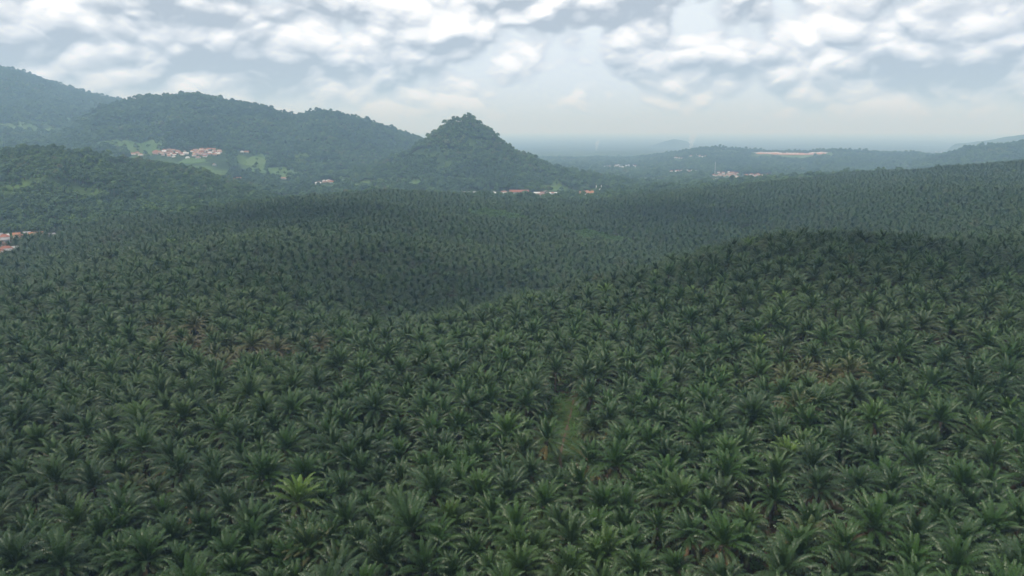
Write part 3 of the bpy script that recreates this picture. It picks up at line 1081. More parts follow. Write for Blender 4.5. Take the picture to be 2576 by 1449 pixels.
x, y = hexgrid(380, 1300, 3.2)
k = in_shrub(x, y)
x, y = x[k], y[k]
z = H(x, y)
k = visible(x, y, z + 4)
scatter("light_green_scrub", x[k], y[k], z[k], RNG.uniform(1.3, 2.3, k.sum()), np.full(k.sum(), .5), SHRUB_PROTOS,
        "pale green scrub filling gaps among the dark palms", "scrub")
x, y = hexgrid(90, 420, 2.6)
z = H(x, y)
px_, py_, _d = project(x, y, z)
k = (px_ > -60) & (px_ < 2640) & (seg_dist(x, y, TRACK) > 2.1) & (fbm(x / 14, y / 14, 33, 3) > -0.25)
for cx, cy, rad in CLEAR[:1]:
    k &= np.hypot(x - cx, y - cy) > rad * 0.8
scatter("understorey_fern", x[k], y[k], z[k], RNG.uniform(0.7, 1.5, k.sum()), np.full(k.sum(), .5), FERN_PROTOS,
        "low ferns and weeds on the shaded plantation floor", "ferns")
# ------------------------------------------------------------------ grass, tracks and roads
def grass_material(name, c1, c2, sc=0.08):
    m, t, out = material(name)
    P = t.n("ShaderNodeNewGeometry").outputs["Position"]
    a = t.smooth(t.noise(P, sc, 5, 0.62), 0.36, 0.66)
    b = t.noise(P, sc * 22, 3, 0.6)
    principled(t, out, t.mix(t.math("MULTIPLY", b, 0.5), t.mix(a, c1, c2), (c1[0] * .5, c1[1] * .55, c1[2] * .5)), 0.9, 0.15)
    return m


M_GRASS = grass_material("pasture_grass", (0.068, 0.128, 0.038), (0.095, 0.142, 0.050), 0.012)
M_VERGE = grass_material("track_grass", (0.036, 0.062, 0.016), (0.066, 0.070, 0.026), 0.25)
M_EARTH = simple("bare_earth", (0.095, 0.066, 0.044), 0.95, 0.45, 0.9)
M_RED = simple("red_earth", (0.38, 0.17, 0.11), 0.95, 0.35, 0.05, col2=(0.30, 0.19, 0.14))
M_GRAVEL = simple("pale_gravel", (0.42, 0.37, 0.31), 0.95, 0.3, 1.5)
M_PALE = simple("pale_concrete", (0.72, 0.68, 0.63), 0.8, 0.15, 0.2)

for k, (fa, fr, fw, fd) in enumerate(FIELDS):
    nu, nv = 56, 40
    u = np.linspace(-1.5, 1.5, nu)
    v = np.linspace(-1.5, 1.5, nv)
    U, Vv = np.meshgrid(u, v, indexing="ij")
    a_, r_ = fa + U * fw / fr, fr + Vv * fd
    x, y = r_ * np.sin(a_), r_ * np.cos(a_)
    inside = np.sqrt(U * U + Vv * Vv) < 1.03 + 0.75 * fbm(x / 45, y / 45, 61, 4)
    z = H(x, y) + np.where(inside, 0.9 + r_ * 0.0004, -2.0)
    F = []
    for i in range(nu - 1):
        for j in range(nv - 1):
            if inside[i:i + 2, j:j + 2].any():
                F.append((i * nv + j, i * nv + j + 1, (i + 1) * nv + j + 1, (i + 1) * nv + j))
    used = sorted({q for f in F for q in f})
    mp_ = {q: w for w, q in enumerate(used)}
    V3 = np.stack([x, y, z], -1).reshape(-1, 3)[used]
    o = mesh_obj("field", V3, [tuple(mp_[q] for q in reversed(f)) for f in F], M_GRASS, smooth=True)
    tag(o, "open green pasture among the woods of the hills and valley", "field", "open fields", "structure")


def ribbon(name, P, w0, w1, lift, mat, ncross=5, sub=8, wob=0.0):
    Q = []
    for (a, b) in zip(P[:-1], P[1:]):
        for q in range(sub):
            Q.append((a[0] + (b[0] - a[0]) * q / sub, a[1] + (b[1] - a[1]) * q / sub))
    Q.append(P[-1])
    for _ in range(3):
        Q = [Q[0]] + [((Q[i - 1][0] + 2 * Q[i][0] + Q[i + 1][0]) / 4, (Q[i - 1][1] + 2 * Q[i][1] + Q[i + 1][1]) / 4) for i in range(1, len(Q) - 1)] + [Q[-1]]
    V, F = [], []
    for i, q in enumerate(Q):
        a, b = Q[max(i - 1, 0)], Q[min(i + 1, len(Q) - 1)]
        d = math.hypot(b[0] - a[0], b[1] - a[1])
        nx, ny = (b[1] - a[1]) / d, -(b[0] - a[0]) / d
        w = w0 + (w1 - w0) * i / (len(Q) - 1)
        for c in range(ncross):
            s = (c / (ncross - 1) - 0.5) * w * (1 + wob * float(fbm(np.array(q[0] / 3 + c), np.array(q[1] / 3), 5, 2)))
            V.append((q[0] + nx * s, q[1] + ny * s))
    V = np.array(V)
    z = H(V[:, 0], V[:, 1]) + lift
    for i in range(len(Q) - 1):
        for c in range(ncross - 1):
            b = i * ncross + c
            F.append((b, b + ncross, b + ncross + 1, b + 1))
    return mesh_obj(name, np.column_stack([V, z]), F, mat, smooth=True)


tag(ribbon("grass_verge", TRACK, 13, 12, 0.05, M_VERGE, 9, 10, 0.3), "strip of short grass in the gap between the palms", "grass strip", kind="structure")
tag(ribbon("dirt_path", [(x_ + 1.3, y_) for x_, y_ in TRACK[:5]], 0.35, 0.7, 0.10, M_EARTH, 3, 10, 0.7), "narrow brown dirt track worn into the grass strip", "track", kind="structure")
tag(ribbon("gravel_path", [(x_ + 1.3, y_) for x_, y_ in TRACK[4:]], 0.7, 1.3, 0.12, M_GRAVEL, 3, 10, 0.5), "pale gravelled end of the track glimpsed between fronds", "track", kind="structure")
tag(ribbon("road", ROAD_FAR, 6, 6, 1.4, M_GRAVEL), "pale winding road below the farm houses", "road", kind="structure")
tag(ribbon("road", ROAD_FOOT, 5, 5, 1.0, M_GRAVEL), "pale road beside the hamlet at the foot of the pointed hill", "road", kind="structure")
for k, (cx, cy, rad) in enumerate(CLEAR[:1]):
    n_ = 26
    ang = np.linspace(0, 2 * pi, n_, endpoint=False)
    V = [(cx, cy)]
    for q in (0.4, 0.75, 1.0):
        rr = rad * q * (1 + 0.3 * fbm(np.cos(ang) * 2, np.sin(ang) * 2, 3, 2))
        V += list(zip(cx + rr * np.cos(ang), cy + rr * np.sin(ang)))
    V = np.array(V)
    F = [(0, 1 + i, 1 + (i + 1) % n_) for i in range(n_)]
    for q in range(2):
        F += [(1 + q * n_ + i, 1 + (q + 1) * n_ + i, 1 + (q + 1) * n_ + (i + 1) % n_, 1 + q * n_ + (i + 1) % n_) for i in range(n_)]
    tag(mesh_obj("bare_ground", np.column_stack([V, H(V[:, 0], V[:, 1]) + 0.06]), F, M_EARTH), "patch of bare reddish soil below the yellow-green palm", "soil", kind="structure")

# grass tufts on the strip
tx, ty = [], []
for (a, b) in zip(TRACK[:-1], TRACK[1:]):
    n_ = int(math.hypot(b[0] - a[0], b[1] - a[1]) * 14)
    q, s = RNG.random(n_), RNG.normal(0, 3.0, n_)
    s = np.where(np.abs(s - 1.3) < 0.7, s - 2.4, s)
    tx.append(a[0] + (b[0] - a[0]) * q + s)
    ty.append(a[1] + (b[1] - a[1]) * q)
tx, ty = np.concatenate(tx), np.concatenate(ty)
scatter("grass_tufts", tx, ty, H(tx, ty), RNG.uniform(0.18, 0.5, len(tx)), np.full(len(tx), .5), FERN_PROTOS, "tufts of grass along the gap between the palms", "grass")

# ------------------------------------------------------------------ houses
M_ROOF = [simple("red_clay_tile", (0.30, 0.125, 0.085), 0.85, 0.35, 0.6), simple("orange_clay_tile", (0.38, 0.19, 0.115), 0.85, 0.3, 0.6), simple("white_sheet_roof", (0.62, 0.62, 0.61), 0.5, 0.12, 0.5), simple("grey_sheet_roof", (0.30, 0.30, 0.31), 0.6, 0.3, 0.5), simple("pinkish_old_tile", (0.36, 0.22, 0.18), 0.9, 0.35, 0.6)]
M_WALL = [simple("white_plaster", (0.74, 0.72, 0.68), 0.85, 0.15, 0.5), simple("cream_plaster", (0.62, 0.55, 0.43), 0.85, 0.2, 0.5), simple("grey_render", (0.40, 0.40, 0.41), 0.85, 0.25, 0.5)]
M_DARKWOOD = simple("brown_door_wood", (0.10, 0.06, 0.035), 0.7, 0.3, 3)
M_PANE = simple("dark_window_glass", (0.03, 0.04, 0.05), 0.15, 0.1, 1)
_WALL, _ROOF = {}, {}


def wall_mesh(wi):
    if wi not in _WALL:
        mb = MB()
        mb.box(-.5, .5, -.5, .5, -0.9, 1.0)
        _WALL[wi] = mb.obj("wall", [M_WALL[wi]], link=False).data
    return _WALL[wi]


def gable_mesh(wi):
    k = ("g", wi)
    if k not in _WALL:
        mb = MB()
        mb.box(-.5, .5, -.5, .5, -0.9, 1.0)
        mb.add([(-.5, -.5, 1), (-.5, .5, 1), (-.5, 0, 1.72), (-.47, -.5, 1), (-.47, .5, 1), (-.47, 0, 1.72)], [(0, 2, 1), (3, 4, 5), (0, 3, 5, 2), (1, 2, 5, 4)])
        mb.add([(.5, -.5, 1), (.5, .5, 1), (.5, 0, 1.72), (.47, -.5, 1), (.47, .5, 1), (.47, 0, 1.72)], [(0, 1, 2), (3, 5, 4), (0, 2, 5, 3), (1, 4, 5, 2)])
        _WALL[k] = mb.obj("wall", [M_WALL[wi]], link=False).data
    return _WALL[k]


def roof_mesh(ri, hip):
    if (ri, hip) not in _ROOF:
        mb = MB()
        e, h, x = 0.60, 0.92, 0.57
        rx = 0.24 if hip else x
        lo, hi, th = 1.0, 1.0 + h, 0.07
        for s in (-1, 1):                       # the two long slopes, each a slab
            A = [(-x, s * e, lo), (x, s * e, lo), (rx, 0, hi), (-rx, 0, hi)]
            B = [(p[0], p[1], p[2] + th) for p in A]
            f = [(0, 1, 2, 3), (7, 6, 5, 4), (0, 4, 5, 1), (1, 5, 6, 2), (2, 6, 7, 3), (3, 7, 4, 0)]
            mb.add(A + B, f if s > 0 else [tuple(reversed(q)) for q in f])
        if hip:
            for s in (-1, 1):
                A = [(s * x, -e, lo), (s * x, e, lo), (s * rx, 0, hi)]
                B = [(p[0], p[1], p[2] + th) for p in A]
                f = [(0, 2, 1), (3, 4, 5), (0, 1, 4, 3), (1, 2, 5, 4), (2, 0, 3, 5)]
                mb.add(A + B, f if s > 0 else [tuple(reversed(q)) for q in f])
        mb.tube([(-rx, 0, hi + th), (rx, 0, hi + th)], [0.03, 0.03], 5)
        _ROOF[ri, hip] = mb.obj("roof", [M_ROOF[ri]], link=False).data
    return _ROOF[ri, hip]


DOOR_ME = WIN_ME = None
_mb = MB(); _mb.box(-.5, .5, -.02, .04, 0, 1); DOOR_ME = _mb.obj("door", [M_DARKWOOD], link=False).data
_mb = MB(); _mb.box(-.5, .5, -.02, .05, 0, 1); WIN_ME = _mb.obj("window", [M_PANE], link=False).data


def child(name, me, parent, loc=(0, 0, 0), scl=(1, 1, 1), rz=0.0):
    o = bpy.data.objects.new(name, me)
    COL.objects.link(o)
    o.parent = parent
    o.location, o.scale, o.rotation_euler = loc, scl, (0, 0, rz)
    return o


def house(x, y, w, d, ri, hip, wi, rz, eave=2.6, openings=False):
    z = float(H(np.array(x), np.array(y)))
    e = empty("house", (x, y, z + 0.3), rz)
    child("wall", wall_mesh(wi) if hip else gable_mesh(wi), e, (0, 0, 0), (w, d, eave))
    child("roof", roof_mesh(ri, hip), e, (0, 0, eave * 0.01), (w, d, eave * 0.99 if hip else eave))
    if openings:
        child("door", DOOR_ME, e, (w * 0.08, -d / 2 - 0.03, 0), (1.0, 1, 2.1))
        for q in (-0.32, 0.34):
            child("window", WIN_ME, e, (w * q, -d / 2 - 0.03, 1.0), (1.2, 1, 1.2))
        child("window", WIN_ME, e, (w / 2 + 0.03, 0, 1.0), (1.2, 1, 1.2), pi / 2)
    return e


RN = ["red tile", "orange tile", "white sheet", "grey sheet", "pinkish tile"]
hr = random.Random(99)
rows = {}
for (x, y, vi, red, w, d) in HOUSES:
    ri = (1 if vi == 3 else hr.choice([0, 0, 1, 4, 4])) if red else hr.choice([2, 2, 3])
    hip = hr.random() < 0.4
    rz = -math.atan2(x, y) + (hr.gauss(0, 0.3) if vi != 3 else 0.12) + (pi / 2 if hr.random() < 0.15 and vi != 3 else 0)
    o = house(x, y, w, d, ri, hip, hr.choice([0, 0, 1]), rz)
    z = o.location.z
    a_, b_, _c = project(x, y, z)
    rows.setdefault((vi, ri), []).append((float(a_), float(b_), o))
ORDS = ORD[:]
ORDS[1] = "first"
for (vi, ri), lst in rows.items():
    lst.sort(key=lambda q: q[0])
    n_ = len(lst)
    for k, (_a, _b, o) in enumerate(lst):
        if k <= n_ // 2:
            where = "leftmost" if k == 0 else ORDS[min(k + 1, 20)] + " from the left"
        else:
            q = n_ - k
            where = "rightmost" if q == 1 else ORDS[min(q, 20)] + " from the right"
        if n_ == 1:
            where = "the only one"
        tag(o, "%s roofed house, %s in %s" % (RN[ri], where, VILLAGES[vi][0]), "house", VILLAGES[vi][1])

EL = ["white roofed house cut by the left edge, in the village's back row", "red hip roofed house second from the left edge in the back row", "tiny white roofed hut beside the red hip roofed house",
      "low white roofed shed in front of the red hip roofed house", "orange roofed house between trees in the back row of the edge village", "small red roofed house just right of the orange roofed one",
      "white sheet roofed shed between two orange roofs of the edge village", "small pink hip roofed house below the white sheet roofed shed", "long orange roofed building at the right end of the edge village",
      "pale grey roofed hut alone among palms right of the edge village", "large red hip roofed house at the left edge, front cluster", "largest red hip roofed house in the front cluster of the edge village",
      "grey roofed building behind the front orange roof of the edge village", "orange hip roofed house lowest at the left edge", "white sheet roofed lean-to lowest in the front cluster", "small grey roofed hut among trees right of the front cluster"]
for (x, y, px_, py_, w, d, ri, hip), lab in zip(EDGE_AT, EL):
    o = house(x, y, w * 0.68, d * 0.78, 3 if (ri == 2 and w > 8) else ri, bool(hip), 2 if ri >= 2 else 1, -math.atan2(x, y) + hr.uniform(-0.25, 0.25), 3.0 if w > 7 else 2.2, w > 6)
    tag(o, lab, "house", "houses of the village at the left edge")


# long buildings at the foot of the pointed hill
def long_building(name, at, w, d, h, ri, lab):
    e = house(at[0], at[1], w, d, ri, False, 0, -math.atan2(at[0], at[1]), h)
    e.name = name
    for q in range(int(w // 7)):
        child("window", WIN_ME, e, (-w / 2 + 4 + q * 7, -d / 2 - 0.03, 1.0), (3, 1, 1.4))
    tag(e, lab, "building")


long_building("white_hall", BARN_AT, 38, 11, 5, 0, "long white walled building with a red roof at the foot of the pointed hill")
long_building("low_shed", STRIP_AT, 62, 9, 3.2, 3, "long low grey roofed shed at the palm edge below the pointed hill")

# mosque
mz = float(H(np.array(MOSQUE_AT[0]), np.array(MOSQUE_AT[1])))
mq = empty("mosque", (*MOSQUE_AT, mz), -math.atan2(*MOSQUE_AT))
M_DOME = simple("pale_green_dome", (0.50, 0.62, 0.52), 0.5, 0.1, 1)
mb = MB(); mb.box(-7, 7, -6, 6, -1.5, 6.2); mb.obj("wall", [M_WALL[0]], mq)
mb = MB(); mb.box(-7.4, 7.4, -6.4, -6.0, 6.2, 7.0); mb.box(-7.4, 7.4, 6.0, 6.4, 6.2, 7.0); mb.box(-7.4, -7.0, -6.0, 6.0, 6.2, 7.0); mb.box(7.0, 7.4, -6.0, 6.0, 6.2, 7.0); mb.obj("parapet", [M_WALL[0]], mq)
mb = MB()
prof = [(3.4, 6.2), (3.4, 8.0), (3.9, 8.9), (3.8, 10.0), (3.1, 11.2), (1.9, 12.1), (0.6, 12.7), (0.15, 13.4), (0.05, 14.4)]
mb.tube([(0, 0, z_) for _r, z_ in prof], [r_ for r_, _z in prof], 18); mb.obj("dome", [M_DOME], mq, smooth=True)
for s in (-1, 1):
    mb = MB()
    pr = [(1.1, -1.5), (1.0, 9.5), (1.5, 9.6), (1.5, 10.3), (0.9, 10.4), (0.9, 13.0), (1.1, 13.1), (0.05, 15.6)]
    mb.tube([(s * 6.0, -5.0, z_) for _r, z_ in pr], [r_ for r_, _z in pr], 10); mb.obj("minaret", [M_WALL[0]], mq)
for q in (-4, 0, 4):
    child("window", WIN_ME, mq, (q, -6.03, 1.2), (1.5, 1, 3.2))
tag(mq, "small white mosque with pale green dome and two minarets", "mosque")

# lattice mast in the valley
tz = float(H(np.array(MAST_AT[0]), np.array(MAST_AT[1])))
mt = empty("radio_mast", (*MAST_AT, tz))
M_STEEL = simple("galvanised_steel", (0.62, 0.62, 0.62), 0.5, 0.1, 1)
def mast_r(z_):
    return 2.2 - 1.6 * z_ / 52
corners = [0.5, 0.5 + 2 * pi / 3, 0.5 + 4 * pi / 3]
for c in corners:
    mb = MB(); mb.tube([(mast_r(z_) * cos(c), mast_r(z_) * sin(c), z_) for z_ in (-1, 26, 52)], [0.22, 0.18, 0.12], 5); mb.obj("leg", [M_STEEL], mt)
mb = MB()
for k in range(13):
    z0, z1 = k * 4, k * 4 + 4
    for q in range(3):
        c0, c1 = corners[q], corners[(q + 1) % 3]
        mb.tube([(mast_r(z0) * cos(c0), mast_r(z0) * sin(c0), z0), (mast_r(z1) * cos(c1), mast_r(z1) * sin(c1), z1)], [0.1, 0.1], 4)
        mb.tube([(mast_r(z1) * cos(c0), mast_r(z1) * sin(c0), z1), (mast_r(z1) * cos(c1), mast_r(z1) * sin(c1), z1)], [0.1, 0.1], 4)
mb.obj("lattice", [M_STEEL], mt)
tag(mt, "thin pale lattice mast above the red roofed valley village", "mast")

# red earthworks below the far ridge's crest
V, F = [], []
for k, (x, y) in enumerate(BANK_FOOT):
    r_ = math.hypot(x, y)
    n_ = len(BANK_FOOT) - 1
    edge = min(1.0, min(k, n_ - k) / 3.0)
    hh_ = (6.5 + 2.5 * float(fbm(np.array(k * 0.4), np.array(0.0), 6, 2))) * (0.35 + 0.65 * edge)
    for q, lift in ((0, -2.0), (14, hh_ * 0.45), (34, hh_ * 0.92), (46, hh_), (75, hh_ + 1)):
        xx, yy = x * (1 + q / r_), y * (1 + q / r_)
        V.append((xx, yy, float(H(np.array(x), np.array(y))) + lift))
    xx, yy = x * (1 + 95 / r_), y * (1 + 95 / r_)
    V.append((xx, yy, float(H(np.array(xx), np.array(yy))) - 3))
for k in range(len(BANK_FOOT) - 1):
    for q in range(5):
        b = k * 6 + q
        F.append((b, b + 6, b + 7, b + 1))
tag(mesh_obj("earth_bank", V, F, M_RED), "bank of raw red earth on the far ridge", "earthworks", kind="structure")
BV = np.array(V).reshape(-1, 6, 3)
for (k0, k1), lab in (((0, 13), "left and longest pale wall on top of the red earth bank"), ((15, 21), "short middle pale wall on top of the red earth bank"), ((26, 35), "right pale wall climbing the end of the red earth bank")):
    mb = MB()
    for k in range(k0, k1):
        a_, b_ = BV[k, 3], BV[k + 1, 3]
        d_ = (b_ - a_)[:2]
        n_ = np.array([-d_[1], d_[0]]) / np.hypot(*d_) * 1.5
        za, zb = a_[2], b_[2]
        mb.add([(a_[0] - n_[0], a_[1] - n_[1], za - 1), (b_[0] - n_[0], b_[1] - n_[1], zb - 1), (b_[0] + n_[0], b_[1] + n_[1], zb - 1), (a_[0] + n_[0], a_[1] + n_[1], za - 1),
                (a_[0] - n_[0], a_[1] - n_[1], za + 3.6), (b_[0] - n_[0], b_[1] - n_[1], zb + 3.6), (b_[0] + n_[0], b_[1] + n_[1], zb + 3.6), (a_[0] + n_[0], a_[1] + n_[1], za + 3.6)],
               [(0, 1, 5, 4), (1, 2, 6, 5), (2, 3, 7, 6), (3, 0, 4, 7), (4, 5, 6, 7), (0, 3, 2, 1)])
    tag(mb.obj("retaining_wall", [M_PALE]), lab, "wall", "pale walls of the earthworks")

# ------------------------------------------------------------------ trees that stand out one by one
LONE = [
    (1196, 316, 0, 0.95, "tall lacy tree leaning out just right of the pointed hill's summit"), (1166, 303, 4, 0.9, "broad round tree crowning the pointed hill's summit"),
    (1112, 330, 2, 1.2, "bushy tree on the left shoulder of the pointed hill"), (1232, 338, 1, 1.2, "round tree on the right skyline of the pointed hill"), (1262, 358, 4, 1.2, "second round tree down the right skyline of the pointed hill"),
    (60, 178, 3, 1.7, "tree poking above the far mountain's skyline at left"), (76, 184, 5, 1.7, "slim tree beside another on the far mountain's skyline"),
    (500, 236, 4, 1.35, "rounded tree on the top of the long wooded ridge"), (640, 262, 5, 1.35, "slim tree on the falling skyline of the long ridge"), (832, 274, 1, 1.3, "full tree on the second hump of the long ridge"),
    (700, 424, 1, 0.75, "single dark tree in the upper part of the pale green field"), (668, 432, 4, 0.85, "dark round tree at the edge of the pale green field"), (640, 428, 1, 0.95, "dark tree cluster's tallest tree left of the pale green field"),
    (722, 446, 2, 0.7, "small tree below the pale green field"), (312, 374, 2, 0.7, "small tree inside the grassy slope left of the hillside village"), (1404, 486, 2, 0.8, "dark tree between the hamlet and its green field"),
    (1425, 492, 4, 1.0, "broad dark tree in front of the orange rows"), (1320, 494, 1, 0.7, "tree in front of the long white walled building"), (1380, 497, 4, 0.8, "round tree in front of the hamlet"),
]
for (qx, qy, kd, sc, lab) in LONE:
    x, y = hit(qx, qy, 1.0) if qy > 325 else (None, None)
    if x is None:                              # on a skyline: on the crest under the sight line
        a_, _s = az_slope(qx, qy)
        rr = np.exp(np.linspace(log(1200), log(5600), 900))
        zz = (H(rr * np.sin(a_), rr * np.cos(a_)) - CZ) / rr
        j = int(np.argmax(zz))
        x, y = float(rr[j] * np.sin(a_)), float(rr[j] * np.cos(a_))
    e = empty("broadleaf_tree", (x, y, float(H(np.array(x), np.array(y))) - 0.2), qx * 0.7)
    e.scale = (sc,) * 3
    if not TREE_K[kd][0].__dict__.get("me"):
        TREE_K[kd][0].me = TREE_K[kd][0].obj("crown", [M_FOREST], link=False).data
        TREE_K[kd][1].me = TREE_K[kd][1].obj("trunk", [M_BARK], link=False).data
    child("crown", TREE_K[kd][0].me, e)
    child("trunk", TREE_K[kd][1].me, e)
    tag(e, lab, "tree", "trees standing out on the hills")


# ------------------------------------------------------------------ smoke over the far plain
def smoke(px_, py_, rr, hgt, wid, drift, lab, dens):
    a_, s_ = az_slope(px_, py_)
    x, y = rr * sin(float(a_)), rr * cos(float(a_))
    z = float(H(np.array(x), np.array(y)))
    mb = MB()
    n_ = 12
    P = [(x + drift * (k / n_) ** 1.5 + wid * 0.12 * sin(k * 1.9), y + wid * 0.1 * sin(k * 1.3), z + hgt * k / n_) for k in range(n_ + 1)]
    R = [wid * (0.10 + 0.42 * (k / n_) ** 0.8) * (1 + 0.22 * sin(k * 2.3)) for k in range(n_ + 1)]
    mb.tube(P, R, 12)
    o = mb.obj("smoke", [M_SMOKE], smooth=True)
    tag(o, lab, "smoke", kind="stuff")


M_SMOKE = bpy.data.materials.new("wood_smoke")
M_SMOKE.use_nodes = True
M_SMOKE.node_tree.nodes.clear()
_t = NT(M_SMOKE.node_tree)
_o, _v = _t.n("ShaderNodeOutputMaterial"), _t.n("ShaderNodeVolumePrincipled")
_v.inputs["Color"].default_value = (0.95, 0.96, 0.98, 1)
_v.inputs["Density"].default_value = 0.010
_t.link(_v.outputs[0], _o.inputs["Volume"])
smoke(1738, 358, 7600, 150, 70, 20, "thin white smoke plume rising from the plain beside the far knoll", 1)
smoke(1500, 372, 6900, 90, 40, 12, "small wisp of smoke on the plain beyond the valley town", 1)


# ------------------------------------------------------------------ billowy sun blockers added out of view to cast shade patches on the estate
M_SUN_BLOCKER = bpy.data.materials.new("sun_blocker_white")
M_SUN_BLOCKER.use_nodes = True
M_SUN_BLOCKER.node_tree.nodes["Principled BSDF"].inputs["Base Color"].default_value = (0.9, 0.9, 0.9, 1)
M_SUN_BLOCKER.node_tree.nodes["Principled BSDF"].inputs["Roughness"].default_value = 1.0


def add_sun_blocker(gx, gy, wid, dep_, seed, lab):
    """a flat-bottomed heap of billows between the sun and the ground at (gx, gy)"""
    zc = 1250.0
    k = (zc - 0) / tan(SUN_EL)
    x0, y0 = gx + sin(SUN_AZ) * k, gy + cos(SUN_AZ) * k
    rnd, bm = random.Random(seed), bmesh.new()
    n = 26
    for i in range(n):
        q, an = sqrt((i + 0.5) / n), i * 2.4 + rnd.uniform(-0.4, 0.4)
        rad = wid * rnd.uniform(0.13, 0.24) * (1.15 - 0.5 * q)
        m = Matrix.Translation((x0 + wid * 0.5 * q * cos(an), y0 + dep_ * 0.5 * q * sin(an), zc + (1 - q) * wid * 0.16 + rad * 0.35)) @ Matrix.Diagonal((rad, rad, rad * 0.62, 1))
        bmesh.ops.create_icosphere(bm, subdivisions=3, radius=1.0, matrix=m)
    co = np.array([v.co[:] for v in bm.verts])
    dz = 3 * fbm(co[:, 0] / 22, co[:, 1] / 22, seed, 2)
    for v, q in zip(bm.verts, dz):
        v.co.z = max(v.co.z, zc) + q
    me = bpy.data.meshes.new("sun_blocker")
    bm.to_mesh(me)
    bm.free()
    me.materials.append(M_SUN_BLOCKER)
    o = bpy.data.objects.new("sun_blocker", me)
    COL.objects.link(o)
    tag(o, lab, "sun_blocker", kind="stuff")


for (qx, qy, w_, d_, lab) in [(1080, 800, 150, 110, "small unseen sun blocker added to shade the hollow in the middle of the estate"), (2260, 640, 190, 120, "unseen sun blocker added to shade the right hand rise of the estate"),
                              (700, 560, 230, 150, "unseen sun blocker added to shade the far left of the estate"), (300, 1250, 90, 60, "smallest unseen sun blocker, added to shade the lower left palms"), (1700, 560, 190, 120, "unseen sun blocker added to shade the valley behind the rise")]:
    gx_, gy_ = hit(qx, qy)
    add_sun_blocker(gx_, gy_, w_, d_, int(qx), lab)

# ------------------------------------------------------------------ air
def build_haze():
    mb = MB()
    mb.box(-52000, 52000, -50000, 52000, -141.0, 478.0)
    o = mb.obj("haze", [])
    m = bpy.data.materials.new("haze")
    m.use_nodes = True
    m.node_tree.nodes.clear()
    t = NT(m.node_tree)
    out = t.n("ShaderNodeOutputMaterial")
    v = t.n("ShaderNodeVolumePrincipled")
    v.inputs["Color"].default_value = (0.44, 0.69, 1.0, 1)
    v.inputs["Absorption Color"].default_value = (0.82, 0.82, 1, 1)
    v.inputs["Density"].default_value = HAZE
    v.inputs["Anisotropy"].default_value = 0.1
    t.link(v.outputs[0], out.inputs["Volume"])
    o.data.materials.append(m)
    tag(o, "pale blue haze thickening towards the far plain", "haze", kind="stuff")


HAZE = 1.85e-4
build_haze()

# ------------------------------------------------------------------ sky and sun


